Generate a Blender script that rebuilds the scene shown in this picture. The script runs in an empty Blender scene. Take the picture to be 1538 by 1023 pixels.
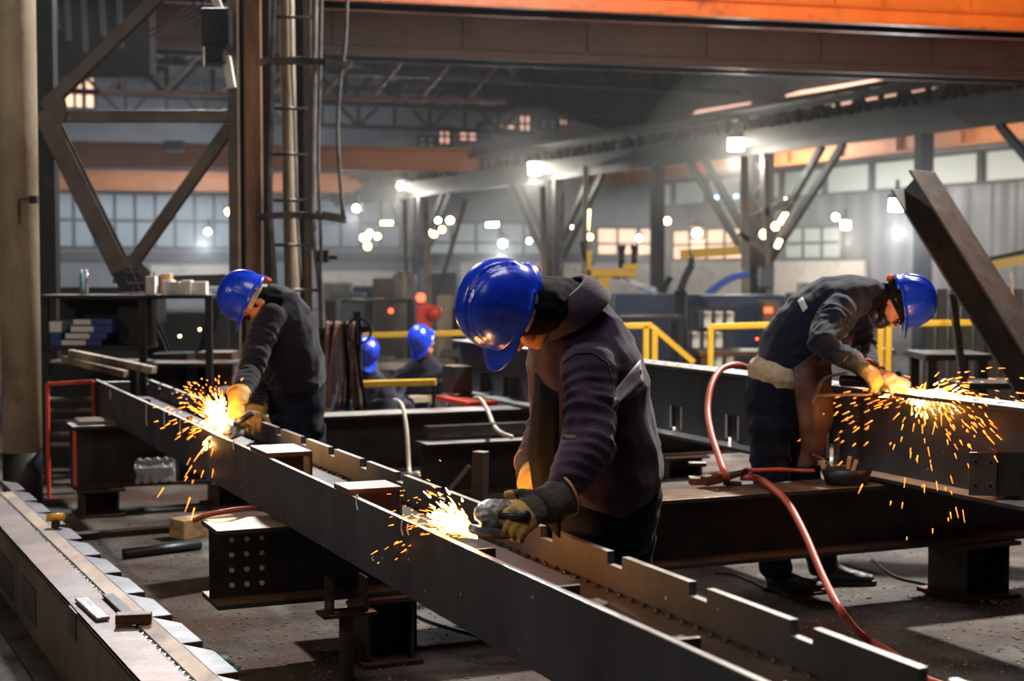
import bpy, bmesh, math, random
from mathutils import Vector as V, Matrix, noise
from mathutils.bvhtree import BVHTree
R = random.Random(11)
pi, sin, cos = math.pi, math.sin, math.cos
C = bpy.context.scene.collection
sc = bpy.context.scene
Z = V((0, 0, 1))

# ------------------------------------------------------------------ camera model (photo 1538 x 1023)
F, CX, CY, HOR, CH = 2300.0, 769.0, 511.5, 402.0, 1.65
PIT = math.atan((CY - HOR) / F)
_c, _s = cos(PIT), sin(PIT)
def ray(px, py):
    x, y = (px - CX) / F, (CY - py) / F
    return V((x, _c + y * _s, -_s + y * _c))
def W(px, py, Y):
    d = ray(px, py)
    return V((0, 0, CH)) + d * (Y / d.y)
def WZ(px, py, z=0.0):
    d = ray(px, py)
    return V((0, 0, CH)) + d * ((z - CH) / d.z)
cam = bpy.data.cameras.new('camera')
co = bpy.data.objects.new('camera', cam)
C.objects.link(co)
co.location = (0, 0, CH)
co.rotation_euler = (pi / 2 - PIT, 0, 0)
cam.sensor_width = 36.0
cam.lens = F / 1538 * 36
cam.clip_end = 400
cam.dof.use_dof = True
cam.dof.focus_distance = 5.4
cam.dof.aperture_fstop = 2.9
cam.dof.aperture_blades = 0
sc.camera = co

D1, D2 = V((-.397, .918, 0)), V((.918, .397, 0))
def D(p, t, z): return D2 * p + D1 * t + V((0, 0, z))
def TX(p, px):            # distance along D1 at which the line at offset p meets picture column px
    Y = p / .918 * F / (px + 225)
    return (Y - .397 * p) / .918

# ------------------------------------------------------------------ materials
def lin(*c):
    if len(c) == 1: c = c[0]
    return tuple(((x / 255) / 12.92 if x <= 10 else (((x / 255) + .055) / 1.055) ** 2.4) for x in c)
MATS = {}
def mat(name, a, b=None, rust=None, ramt=.5, rough=.6, rvar=.15, metal=0.0, scale=5, bump=.15, bscale=60, sx=(1, 1, 1), specks=None, coat=0, rscale=2.2, sheen=0):
    m = bpy.data.materials.new(name); m.use_nodes = True
    nt = m.node_tree; N = nt.nodes; L = nt.links
    bs = N['Principled BSDF']
    tc = N.new('ShaderNodeTexCoord'); mp = N.new('ShaderNodeMapping'); mp.inputs['Scale'].default_value = sx
    L.new(tc.outputs['Object'], mp.inputs['Vector'])
    def ns(s, d=6, r=.6):
        n = N.new('ShaderNodeTexNoise'); n.inputs['Scale'].default_value = s; n.inputs['Detail'].default_value = d
        n.inputs['Roughness'].default_value = r; L.new(mp.outputs[0], n.inputs['Vector']); return n
    def ramp(src, p0, p1, c0=(0, 0, 0, 1), c1=(1, 1, 1, 1)):
        r = N.new('ShaderNodeValToRGB'); e = r.color_ramp.elements
        e[0].position, e[1].position = p0, p1; e[0].color, e[1].color = c0, c1
        L.new(src, r.inputs[0]); return r
    n1 = ns(scale)
    a4 = (*lin(a), 1); b4 = (*lin(b or a), 1)
    col = ramp(n1.outputs['Fac'], .35, .68, a4, b4).outputs['Color']
    def mix(c, fac, c2):
        x = N.new('ShaderNodeMix'); x.data_type = 'RGBA'
        L.new(fac, x.inputs['Factor']); L.new(c, x.inputs['A'])
        x.inputs['B'].default_value = (*lin(c2), 1); return x.outputs['Result']
    if rust:
        n2 = ns(rscale, 9, .68)
        col = mix(col, ramp(n2.outputs['Fac'], ramt - .06, ramt + .1).outputs['Color'], rust)
    if specks:
        vo = N.new('ShaderNodeTexVoronoi'); vo.inputs['Scale'].default_value = specks[1]
        L.new(tc.outputs['Object'], vo.inputs['Vector'])
        col = mix(col, ramp(vo.outputs['Distance'], specks[2], specks[2] * 1.5, (1, 1, 1, 1), (0, 0, 0, 1)).outputs['Color'], specks[0])
    L.new(col, bs.inputs['Base Color'])
    mr = N.new('ShaderNodeMapRange'); mr.inputs[3].default_value = max(.04, rough - rvar); mr.inputs[4].default_value = min(1, rough + rvar)
    n3 = ns(scale * 2.3, 4); L.new(n3.outputs['Fac'], mr.inputs[0]); L.new(mr.outputs[0], bs.inputs['Roughness'])
    bs.inputs['Metallic'].default_value = metal
    if sheen or name == 'black_cloth': bs.inputs['Specular IOR Level'].default_value = .1
    if coat: bs.inputs['Coat Weight'].default_value = coat
    if sheen:
        bs.inputs['Sheen Weight'].default_value = sheen; bs.inputs['Sheen Roughness'].default_value = .5
    if bump:
        bn = N.new('ShaderNodeBump'); bn.inputs['Strength'].default_value = bump; bn.inputs['Distance'].default_value = .01
        n4 = ns(bscale, 5); L.new(n4.outputs['Fac'], bn.inputs['Height']); L.new(bn.outputs[0], bs.inputs['Normal'])
    MATS[name] = m; return m
def emit(name, c, s):
    m = bpy.data.materials.new(name); m.use_nodes = True
    bs = m.node_tree.nodes['Principled BSDF']
    bs.inputs['Base Color'].default_value = (*lin(c), 1)
    bs.inputs['Emission Color'].default_value = (*lin(c), 1); bs.inputs['Emission Strength'].default_value = s
    MATS[name] = m; return m

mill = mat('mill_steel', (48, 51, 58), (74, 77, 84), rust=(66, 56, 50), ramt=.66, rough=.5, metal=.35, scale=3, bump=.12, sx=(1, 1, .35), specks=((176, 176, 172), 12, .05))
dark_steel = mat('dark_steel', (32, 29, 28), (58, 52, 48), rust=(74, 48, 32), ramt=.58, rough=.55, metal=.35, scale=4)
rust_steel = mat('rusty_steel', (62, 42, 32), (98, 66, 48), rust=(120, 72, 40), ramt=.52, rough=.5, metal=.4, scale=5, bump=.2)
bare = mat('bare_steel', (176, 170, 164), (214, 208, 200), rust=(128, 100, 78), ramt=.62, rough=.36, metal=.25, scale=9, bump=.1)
bare_warm = mat('worn_steel', (104, 84, 68), (142, 122, 104), rust=(88, 58, 38), ramt=.55, rough=.42, metal=.35, scale=9, bump=.15)
web_steel = mat('web_steel', (50, 40, 34), (86, 70, 58), rust=(78, 50, 34), ramt=.52, rough=.48, metal=.5, scale=4, bump=.15)
tan_steel = mat('tan_steel', (116, 94, 70), (146, 122, 94), rust=(84, 58, 42), ramt=.55, rough=.6, metal=.2, scale=6, bump=.2, sx=(1, .4, 1))
grey_edge = mat('grey_plate', (44, 43, 44), (86, 84, 83), rust=(60, 48, 42), ramt=.54, rough=.45, metal=.5, scale=5)
weld = mat('weld_bead', (30, 28, 28), (90, 88, 88), rough=.3, metal=.8, scale=40, bump=.8, bscale=50)
pipe_m = mat('cast_pipe', (146, 132, 110), (178, 164, 140), rust=(116, 92, 68), ramt=.6, rough=.65, metal=.1, scale=4, bump=.3, bscale=25, sx=(1, 1, .5), specks=((200, 196, 186), 14, .05))
frame_m = mat('trestle_steel', (64, 56, 50), (96, 84, 74), rust=(104, 76, 54), ramt=.55, rough=.5, metal=.4, scale=3)
frame_dark = mat('sooty_steel', (20, 18, 18), (34, 31, 30), rust=(46, 36, 28), ramt=.6, rough=.6, metal=.3, scale=3)  # near-black steel with browner patches
wood_post = mat('rust_post', (128, 88, 58), (156, 112, 76), rust=(66, 46, 36), ramt=.5, rough=.65, metal=.1, scale=5, sx=(2, 2, .25), bump=.4, bscale=20)
pale_post = mat('pale_pipe', (132, 116, 96), (160, 144, 122), rust=(86, 66, 52), ramt=.52, rough=.6, scale=5, sx=(2, 2, .3), bump=.3, bscale=20)
ladder_m = mat('ladder_steel', (72, 68, 68), (110, 106, 104), rough=.42, metal=.5, scale=6)
girder_brown = mat('brown_girder', (88, 56, 46), (106, 70, 58), rust=(66, 42, 36), ramt=.62, rough=.5, scale=1.2, bump=.05)
girder_orange = mat('orange_girder', (212, 98, 28), (226, 112, 36), rust=(120, 52, 22), ramt=.62, rough=.42, scale=2.5, bump=.05)
girder_far = mat('ochre_girder', (138, 80, 40), (156, 94, 50), rough=.6, scale=1.5, bump=.03)
lattice_m = mat('lattice_steel', (30, 28, 29), (46, 43, 42), rough=.6, metal=.2, scale=2)
floor_m = mat('shop_floor', (34, 29, 27), (106, 98, 91), rust=(62, 38, 24), ramt=.5, rough=.85, scale=2.6, bump=1.0, bscale=46, rscale=.8, specks=((150, 138, 120), 20, .05))
corr_m = mat('corrugated_sheet', (70, 74, 78), (98, 102, 106), rust=(92, 80, 72), ramt=.6, rough=.55, metal=.3, scale=.8)
plaster = mat('pale_wall', (168, 162, 152), (192, 186, 176), rust=(128, 120, 112), ramt=.6, rough=.8, scale=.5, bump=.05)
roof_m = mat('roof_sheet', (26, 27, 32), (38, 39, 46), rough=.8, scale=.6)
yellow = mat('yellow_paint', (206, 158, 34), (222, 174, 48), rust=(120, 90, 36), ramt=.64, rough=.45, scale=6)
redp = mat('red_paint', (196, 58, 34), (210, 70, 42), rust=(100, 36, 26), ramt=.66, rough=.45, scale=5)
bluep = mat('blue_paint', (30, 48, 88), (42, 62, 106), rough=.55, scale=1.5)
navy_box = mat('navy_card', (28, 44, 104), (44, 62, 128), rough=.6, scale=10)
paper = mat('paper', (206, 198, 188), (228, 220, 210), rough=.8, scale=20)
card = mat('cardboard', (178, 138, 96), (196, 156, 112), rough=.8, scale=8)
wood = mat('raw_timber', (164, 126, 84), (190, 152, 106), rust=(70, 52, 38), ramt=.58, rough=.8, scale=9, sx=(1, 4, 4), bump=.3)
blackp = mat('black_plastic', (18, 18, 19), (26, 26, 28), rough=.45, scale=8, bump=.05)
rubber = mat('red_rubber', (176, 70, 48), (190, 82, 58), rust=(130, 66, 52), ramt=.66, rough=.5, scale=14, bump=.05)
white_hose = mat('pale_rubber', (198, 186, 172), (214, 202, 188), rough=.55, scale=14)
foil = mat('silver_foil', (170, 172, 176), (208, 210, 214), rough=.35, metal=.7, scale=12, bump=1, bscale=14)
teal = mat('teal_rag', (70, 112, 120), (96, 140, 146), rough=.8, scale=20)
helmet_m = mat('blue_helmet', (18, 52, 190), (24, 62, 204), rough=.24, rvar=.08, scale=12, bump=.06, bscale=120, coat=.4)
jacket_m = mat('plum_jacket', (48, 34, 50), (64, 47, 66), rough=.92, scale=9, bump=.35, bscale=130, sheen=.22)
navy_m = mat('navy_jacket', (15, 19, 36), (24, 29, 48), rough=.92, scale=9, bump=.35, bscale=130, sheen=.22)
ink_m = mat('ink_jacket', (19, 17, 28), (28, 25, 38), rough=.92, scale=9, bump=.35, bscale=130, sheen=.22)
trouser_m = mat('navy_trousers', (14, 15, 26), (22, 24, 38), rough=.92, scale=9, bump=.35, bscale=130, sheen=.06)
blackcloth = mat('black_cloth', (15, 14, 15), (23, 21, 23), rough=.95, scale=20, bump=.4, bscale=160)
skin_m = mat('skin', (178, 116, 88), (194, 132, 102), rough=.5, scale=18, bump=.08, bscale=120)
glove_m = mat('tan_leather', (186, 140, 66), (206, 160, 84), rust=(110, 84, 52), ramt=.6, rough=.72, scale=22, bump=.4, bscale=90)
knit_m = mat('grey_knit', (48, 45, 38), (78, 72, 58), rough=.9, scale=40, bump=.6, bscale=150, sx=(1, 1, 4))
leather = mat('brown_leather', (66, 42, 29), (90, 58, 40), rough=.6, scale=10, bump=.3, bscale=60)
band_m = mat('reflective_band', (186, 186, 188), (208, 208, 210), rough=.45, scale=30, bump=.1)
beige = mat('beige_wool', (176, 156, 128), (196, 176, 146), rough=.9, scale=30, bump=.5, bscale=120)
boot_m = mat('black_boot', (26, 25, 25), (44, 42, 41), rough=.5, scale=16, bump=.3)
orange_pl = mat('orange_plastic', (224, 84, 24), rough=.4)
cast = mat('cast_alloy', (150, 146, 142), (196, 192, 186), rust=(70, 66, 62), ramt=.64, rough=.35, metal=.45, scale=30, bump=.4)
chrome = mat('bright_metal', (190, 190, 192), rough=.25, metal=.9)
spark_m = emit('spark', (255, 128, 34), 7)
spark_hot = emit('spark_core', (255, 190, 100), 30)
lamp_w = emit('lamp_white', (255, 246, 220), 60)
lamp_y = emit('lamp_warm', (255, 214, 140), 16)
lamp_b = emit('lamp_cool', (226, 240, 255), 45)
tube_b = emit('tube_blue', (150, 200, 255), 8)
lamp_r = emit('signal_red', (255, 70, 40), 7)
win_warm = emit('window_lit', (255, 206, 172), 1.3)
win_grey = emit('window_day', (150, 160, 156), .30)
win_cool = emit('window_dim', (112, 124, 134), .16)
sky_em = emit('skylight_pane', (255, 196, 176), .9)
haze_m = bpy.data.materials.new('haze'); haze_m.use_nodes = True
_n = haze_m.node_tree; _n.nodes.remove(_n.nodes['Principled BSDF'])
_v = _n.nodes.new('ShaderNodeVolumeScatter'); _v.inputs['Density'].default_value = .0036; _v.inputs['Anisotropy'].default_value = .05
_v.inputs['Color'].default_value = (.88, .93, 1, 1)
_n.links.new(_v.outputs[0], _n.nodes['Material Output'].inputs['Volume'])

halo_smoke_m = haze_m.copy(); halo_smoke_m.name = 'smoke'  # denser volume for the halos added around lamps
for n_ in halo_smoke_m.node_tree.nodes:
    if n_.type == 'VOLUME_SCATTER': n_.inputs['Density'].default_value = .02; n_.inputs['Color'].default_value = (1, 1, 1, 1)
# ------------------------------------------------------------------ mesh helpers
class G:
    def __init__(s): s.b = bmesh.new()
    def face(s, vs):
        try: return s.b.faces.new(vs)
        except ValueError: return None
    def loft(s, rings, cap=True, closed=False):
        rv = [[s.b.verts.new(p) for p in r] for r in rings]
        n = len(rv[0]); m = len(rv)
        for i in range(m if closed else m - 1):
            a, b = rv[i], rv[(i + 1) % m]
            for k in range(n): s.face((a[k], a[(k + 1) % n], b[(k + 1) % n], b[k]))
        if cap and not closed:
            s.face(rv[0][::-1]); s.face(rv[-1])
        return s
    def hexa(s, p):        # 4 bottom, 4 top (both counter-clockwise)
        return s.loft([p[:4], p[4:]])
    def box(s, c, sz, ax=None):
        c = V(c); x, y, z = ax or (V((1, 0, 0)), V((0, 1, 0)), Z)
        a, b, d = x * sz[0] / 2, y * sz[1] / 2, z * sz[2] / 2
        return s.hexa([c - a - b - d, c + a - b - d, c + a + b - d, c - a + b - d, c - a - b + d, c + a - b + d, c + a + b + d, c - a + b + d])
    def sweep(s, A, B, prof, up=Z):      # profile (side, up) extruded from A to B
        A, B = V(A), V(B); t = (B - A).normalized(); x = t.cross(up).normalized(); u = x.cross(t)
        return s.loft([[A + x * i + u * j for i, j in prof], [B + x * i + u * j for i, j in prof]])
    def bar(s, A, B, w, h, up=Z): return s.sweep(A, B, rect(w, h), up)
    def rod(s, A, B, r, n=12, r2=None):
        A, B = V(A), V(B); t = (B - A).normalized(); x = t.orthogonal().normalized(); y = t.cross(x); r2 = r if r2 is None else r2
        cs = [(cos(2 * pi * k / n), sin(2 * pi * k / n)) for k in range(n)]
        return s.loft([[A + (x * a + y * b) * r for a, b in cs], [B + (x * a + y * b) * r2 for a, b in cs]])
    def path(s, pts, r, n=10, sub=6):
        pts = [V(p) for p in pts]; P = []
        q = [pts[0] * 2 - pts[1]] + pts + [pts[-1] * 2 - pts[-2]]
        for i in range(1, len(q) - 2):
            for k in range(sub):
                t = k / sub
                P.append(.5 * ((2 * q[i]) + (q[i + 1] - q[i - 1]) * t + (2 * q[i - 1] - 5 * q[i] + 4 * q[i + 1] - q[i + 2]) * t * t + (3 * q[i] - q[i - 1] - 3 * q[i + 1] + q[i + 2]) * t ** 3))
        P.append(pts[-1]); rings = []; x = None
        for i, p in enumerate(P):
            t = (P[min(i + 1, len(P) - 1)] - P[max(i - 1, 0)]).normalized()
            x = t.orthogonal().normalized() if x is None else (x - t * x.dot(t)).normalized()
            y = t.cross(x); rr = r(i / (len(P) - 1)) if callable(r) else r
            rings.append([p + (x * cos(2 * pi * k / n) + y * sin(2 * pi * k / n)) * rr for k in range(n)])
        return s.loft(rings)
    def lathe(s, prof, M=None, n=24, a0=0, a1=2 * pi):
        M = M or Matrix(); full = abs(a1 - a0 - 2 * pi) < 1e-6
        m = n if full else n + 1
        rings = [[M @ V((r * cos(a0 + (a1 - a0) * k / n), r * sin(a0 + (a1 - a0) * k / n), z)) for r, z in prof] for k in range(m)]
        return s.loft(rings, cap=not full, closed=full)
    def ball(s, c, r, M=None, n=14):
        c = V(c); r = V((r, r, r)) if isinstance(r, (int, float)) else V(r)
        rings = []
        for i in range(1, n):
            th = pi * i / n
            rings.append([c + ((M @ V((r.x * sin(th) * cos(2 * pi * k / (2 * n)), r.y * sin(th) * sin(2 * pi * k / (2 * n)), r.z * cos(th)))) if M else V((r.x * sin(th) * cos(pi * k / n), r.y * sin(th) * sin(pi * k / n), r.z * cos(th)))) for k in range(2 * n)])
        return s.loft(rings)
    def obj(s, name, m, parent=None, smooth=False, bevel=0, top=None, thick=0, up=.9):
        bmesh.ops.recalc_face_normals(s.b, faces=s.b.faces)
        me = bpy.data.meshes.new(name); s.b.to_mesh(me); s.b.free()
        return link(name, me, m, parent, smooth, bevel, top, thick, up)
def link(name, me, m, parent=None, smooth=False, bevel=0, top=None, thick=0, up=.9):
    o = bpy.data.objects.new(name, me); C.objects.link(o)
    me.materials.append(m)
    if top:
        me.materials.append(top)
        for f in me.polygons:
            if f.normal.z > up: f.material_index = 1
    if smooth: me.polygons.foreach_set('use_smooth', [True] * len(me.polygons))
    if parent is not None: adopt(o, parent)
    if thick:
        md = o.modifiers.new('solid', 'SOLIDIFY'); md.thickness = thick; md.offset = 1
    if bevel:
        md = o.modifiers.new('bevel', 'BEVEL'); md.width = bevel; md.segments = 2; md.limit_method = 'ANGLE'
    return o
def off(o):                 # world offset of an object built in world coordinates
    return o.get('_w') and V(o['_w']) or V((0, 0, 0))
def adopt(o, parent):
    o.parent = parent
    o.matrix_parent_inverse = Matrix.Translation(-V(parent.location)) if parent.parent is None else Matrix()
def thing(name, label, cat, loc=(0, 0, 0), group=None, kind=None):
    o = bpy.data.objects.new(name, None); C.objects.link(o); o.location = V(loc)
    return tag(o, label, cat, group, kind)
def tag(o, label, cat, group=None, kind='thing'):
    o['label'] = label; o['category'] = cat
    o['kind'] = kind or 'thing'
    if group: o['group'] = group
    return o
def struct(o): o['kind'] = 'structure'; return o
def dup(root, delta, label=None):
    r = root.copy(); C.objects.link(r); r.location = root.location + V(delta)
    if label: r['label'] = label
    for ch in list(root.children):
        c = ch.copy(); C.objects.link(c); c.parent = r
        for gch in list(ch.children):
            d = gch.copy(); C.objects.link(d); d.parent = c
    return r
def rect(w, h): return [(-w / 2, -h / 2), (w / 2, -h / 2), (w / 2, h / 2), (-w / 2, h / 2)]
def iprof(w, h, tf, tw):
    a, b, c = w / 2, h / 2, tw / 2
    return [(-a, -b), (a, -b), (a, -b + tf), (c, -b + tf), (c, b - tf), (a, b - tf), (a, b), (-a, b), (-a, b - tf), (-c, b - tf), (-c, -b + tf), (-a, -b + tf)]
def lprof(w, t): return [(0, 0), (w, 0), (w, t), (t, t), (t, w), (0, w)]
def cprof(w, h, t): return [(0, -h / 2), (w, -h / 2), (w, -h / 2 + t), (t, -h / 2 + t), (t, h / 2 - t), (w, h / 2 - t), (w, h / 2), (0, h / 2)]
def ext(A, B, k0, k1): A, B = V(A), V(B); return A + (A - B) * k0, B + (B - A) * k1

# ================================================================== SETTING
g = G(); A = [(-22, -4), (34, -4), (34, 86), (-34, 86), (-34, 10)]
g.loft([[V((x, y, -.05)) for x, y in A], [V((x, y, 0)) for x, y in A]])
struct(g.obj('floor', floor_m))
# ---- side wall beyond the column row (runs along D1)
PW = 34.0
def wy(px): return PW / .918 * F / (px + 225)
def onwall(px, z, p=PW):
    t = TX(p, px); return D(p, t, z)
g = G(); t0, t1 = 8, 64; n = 200
top, bot = [], []
pr = []
for i in range(n + 1):
    t = t0 + (t1 - t0) * i / n; d = [0, .09, .09, 0][i % 4]
    pr.append((t, d))
for (ta, da), (tb, db) in zip(pr, pr[1:]):
    g.face([g.b.verts.new(D(PW + da, ta, 0)), g.b.verts.new(D(PW + db, tb, 0)), g.b.verts.new(D(PW + db, tb, 4.4)), g.b.verts.new(D(PW + da, ta, 4.4))])
g.hexa([D(PW + .2, t0, 0), D(PW + .4, t0, 0), D(PW + .4, t1, 0), D(PW + .2, t1, 0), D(PW + .2, t0, 12), D(PW + .4, t0, 12), D(PW + .4, t1, 12), D(PW + .2, t1, 12)])
g.hexa([D(PW, t0, 5.45), D(PW + .2, t0, 5.45), D(PW + .2, t1, 5.45), D(PW, t1, 5.45), D(PW, t0, 12), D(PW + .2, t0, 12), D(PW + .2, t1, 12), D(PW, t1, 12)])
struct(g.obj('wall_side', corr_m))
k = 0; t = 14.0
while t < 62:
    k += 1
    g = G(); g.hexa([D(PW - .02, t, 4.45), D(PW + .02, t, 4.45), D(PW + .02, t + 2.6, 4.45), D(PW - .02, t + 2.6, 4.45), D(PW - .02, t, 5.4), D(PW + .02, t, 5.4), D(PW + .02, t + 2.6, 5.4), D(PW - .02, t + 2.6, 5.4)])
    w = struct(g.obj('window_%d' % k, win_grey))
    g = G()
    for tt in (t - .1, t + 2.64): g.box(D(PW - .1, tt, 4.92), (.12, .12, 1.05), (D1, D2, Z))
    for zz in (4.42, 5.43): g.box(D(PW - .1, t + 1.3, zz), (2.8, .12, .08), (D1, D2, Z))
    g.obj('frame', lattice_m, w)
    t += 2.9
# ---- end wall (runs along D2)
QE = 62.0
def endp(px, z):
    d = ray(px, HOR); Y = QE / (d.x * D1.x + d.y * D1.y) * d.y; return V((d.x * Y / d.y, Y, z))
g = G(); g.hexa([D(-40, QE, 0), D(PW, QE, 0), D(PW, QE + .3, 0), D(-40, QE + .3, 0), D(-40, QE, 14), D(PW, QE, 14), D(PW, QE + .3, 14), D(-40, QE + .3, 14)])
struct(g.obj('wall_end', mat('grey_wall', (84, 86, 92), (112, 114, 120), rough=.8, scale=.4, bump=.05)))
wn = k
def endwin(px0, px1, py0, py1, m, nx, ny):
    global wn
    wn += 1; a, b = endp(px0, 0), endp(px1, 0)
    za = CH - (py0 - HOR) * ((a.y + b.y) / 2) / F; zb = CH - (py1 - HOR) * ((a.y + b.y) / 2) / F
    c = (a + b) / 2 - D1 * .06; c.z = (za + zb) / 2; L = (b - a).length; H = za - zb
    g = G(); g.box(c, (L, .06, H), (D2, D1, Z)); w = struct(g.obj('window_%d' % wn, m))
    g = G()
    for i in range(nx + 1): g.box(c - D1 * .06 + D2 * (L * (i / nx - .5)), (.1, .08, H + .1), (D2, D1, Z))
    for i in range(ny + 1): g.box(c - D1 * .06 + Z * (H * (i / ny - .5)), (L + .1, .08, .1), (D2, D1, Z))
    g.obj('frame', lattice_m, w)
endwin(80, 350, 292, 372, win_cool, 9, 2)
endwin(480, 600, 300, 372, win_cool, 4, 2)
endwin(640, 820, 335, 395, win_grey, 5, 2)
endwin(895, 985, 343, 390, win_warm, 3, 2)
for i_ in range(13):
    x_ = 628 + i_ * 30; y_ = 214 - i_ * 4.6; endwin(x_, x_ + (24, 17, 27, 12)[i_ % 4], y_ - (7, 12, 5, 16)[(i_ * 3) % 4], y_ + 9, sky_em if i_ % 3 else win_cool, 2, 2)
endwin(915, 1010, 150, 232, win_cool, 6, 5)
endwin(100, 145, 118, 165, win_warm, 3, 2)
for i_, (xa, xb, z_, h_) in enumerate(((225, 345, 1.3, .9), (480, 660, .9, 1.2), (690, 990, 1.0, 1.7))):
    g = G(); a = endp(xa, 0); b = endp(xb, 0); c = (a + b) / 2 - D1 * .1; c.z = z_; g.box(c, ((b - a).length, .15, h_), (D2, D1, Z)); struct(g.obj('trim_%d' % (i_ + 3), plaster))
g = G(); a = endp(60, 0); b = endp(1000, 0); c = (a + b) / 2 - D1 * .15; c.z = 2.1; g.box(c, ((b - a).length, .2, .35), (D2, D1, Z)); struct(g.obj('trim_1', lattice_m))
# warm lit bays on the side wall, seen between the columns
def sidewin(px0, px1, z0, z1, m, nx, ny, p=PW - .08):
    global wn
    wn += 1; a, b = onwall(px0, 0, p), onwall(px1, 0, p); c = (a + b) / 2; c.z = (z0 + z1) / 2; L = (b - a).length; H = z1 - z0
    g = G(); g.box(c, (.06, L, H), (D2, D1, Z)); w = struct(g.obj('window_%d' % wn, m)); g = G()
    for i in range(nx + 1): g.box(c - D2 * .06 + D1 * (L * (i / nx - .5)), (.08, .12, H + .1), (D2, D1, Z))
    for i in range(ny + 1): g.box(c - D2 * .06 + Z * (H * (i / ny - .5)), (.08, L + .1, .1), (D2, D1, Z))
    g.obj('frame', lattice_m, w)
sidewin(1012, 1118, 2.0, 3.3, win_warm, 4, 2)
sidewin(1180, 1265, 2.0, 3.2, win_grey, 3, 2)
g = G()
a, b = onwall(1010, 0, PW - .2), onwall(1300, 0, PW - .2); c = (a + b) / 2; c.z = .95
g.box(c, (.15, (b - a).length, 1.9), (D2, D1, Z)); struct(g.obj('trim_2', plaster))
# ---- roof with purlins and skylight panes
g = G(); q0, q1 = -6, QE
g.hexa([D(-40, q0, 9.2), D(9, q0, 12.2), D(9, q1, 12.2), D(-40, q1, 9.2), D(-40, q0, 9.4), D(9, q0, 12.4), D(9, q1, 12.4), D(-40, q1, 9.4)])
g.hexa([D(9, q0, 12.2), D(PW, q0, 7.4), D(PW, q1, 7.4), D(9, q1, 12.2), D(9, q0, 12.4), D(PW, q0, 7.6), D(PW, q1, 7.6), D(9, q1, 12.4)])
struct(g.obj('ceiling', roof_m))
def roofz(p): return 12.2 - (p - 9) * 4.8 / (PW - 9) if p > 9 else 12.2 - (9 - p) * 3 / 49
def roofhit(px, py):
    d = ray(px, py); Y = 20.0
    while Y < 120:
        P = V((0, 0, CH)) + d * (Y / d.y)
        if P.z > roofz(P.dot(D2)) - .05: return P
        Y += .1
    return P
for q in (((1180, 143), (1330, 119), (1352, 113), (1200, 137)), ((1215, 150), (1290, 138), (1300, 134), (1225, 146)), ((1250, 158), (1400, 131), (1410, 127), (1262, 153)), ((1340, 116), (1440, 117), (1450, 113), (1350, 112)), ((1010, 190), (1080, 178), (1086, 172), (1016, 184)), ((1040, 172), (1120, 158), (1128, 153), (1046, 166)), ((1100, 181), (1150, 171), (1154, 166), (1104, 176))):
    wn += 1; P = [roofhit(*x) for x in q]; g = G(); g.hexa([p - Z * .06 for p in P] + P); struct(g.obj('window_%d' % wn, sky_em))

# ---- roof trusses across the bays
def truss(A, B, H, n, up, m, name, label, w=.18, mid=.12, cat='roof truss', group=None):
    A, B = V(A), V(B); t = thing(name, label, cat, A, group)
    g = G(); g.bar(A, B, w, w); g.obj('bottom_chord', m, t)
    A2, B2 = A + V(up) * H, B + V(up) * H
    g = G(); g.bar(A2, B2, w, w); g.obj('top_chord', m, t)
    g = G()
    for i in range(n):
        a, b = A.lerp(B, i / n), A.lerp(B, (i + 1) / n); c, d = A2.lerp(B2, i / n), A2.lerp(B2, (i + 1) / n)
        g.bar(a, c, mid, mid, D2 if abs((B - A).normalized().dot(D1)) > .7 else D1)
        g.bar(*((c, b) if i % 2 == 0 else (a, d)), mid, mid, D2 if abs((B - A).normalized().dot(D1)) > .7 else D1)
    g.obj('lattice', m, t); return t
where = ['nearest the crane girders', 'second behind the crane girders', 'third behind the crane girders', 'fourth behind the crane girders', 'last before the end wall']
for i, q in enumerate((27, 34, 42, 50, 58)):
    truss(D(-16, q, 7.2), D(26, q, 7.2), 1.5, 28, Z, lattice_m, 'roof_truss', 'dark steel lattice roof truss spanning the hall, ' + where[i])
for i, p in enumerate((10.5, 14.5, 20, 24)):
    t = thing('roof_purlin', ['dark roof purlin high above the hall, at the crown side', 'dark roof purlin between the crown and the column row', 'dark roof purlin just past the column row', 'dark roof purlin closest to the glazed side wall'][i], 'purlin', D(p, 24, 8.9))
    g = G(); g.sweep(D(p, 24, 8.9), D(p, 60, 8.9), cprof(.12, .25, .03)); g.obj('purlin_bar', lattice_m, t)

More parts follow.
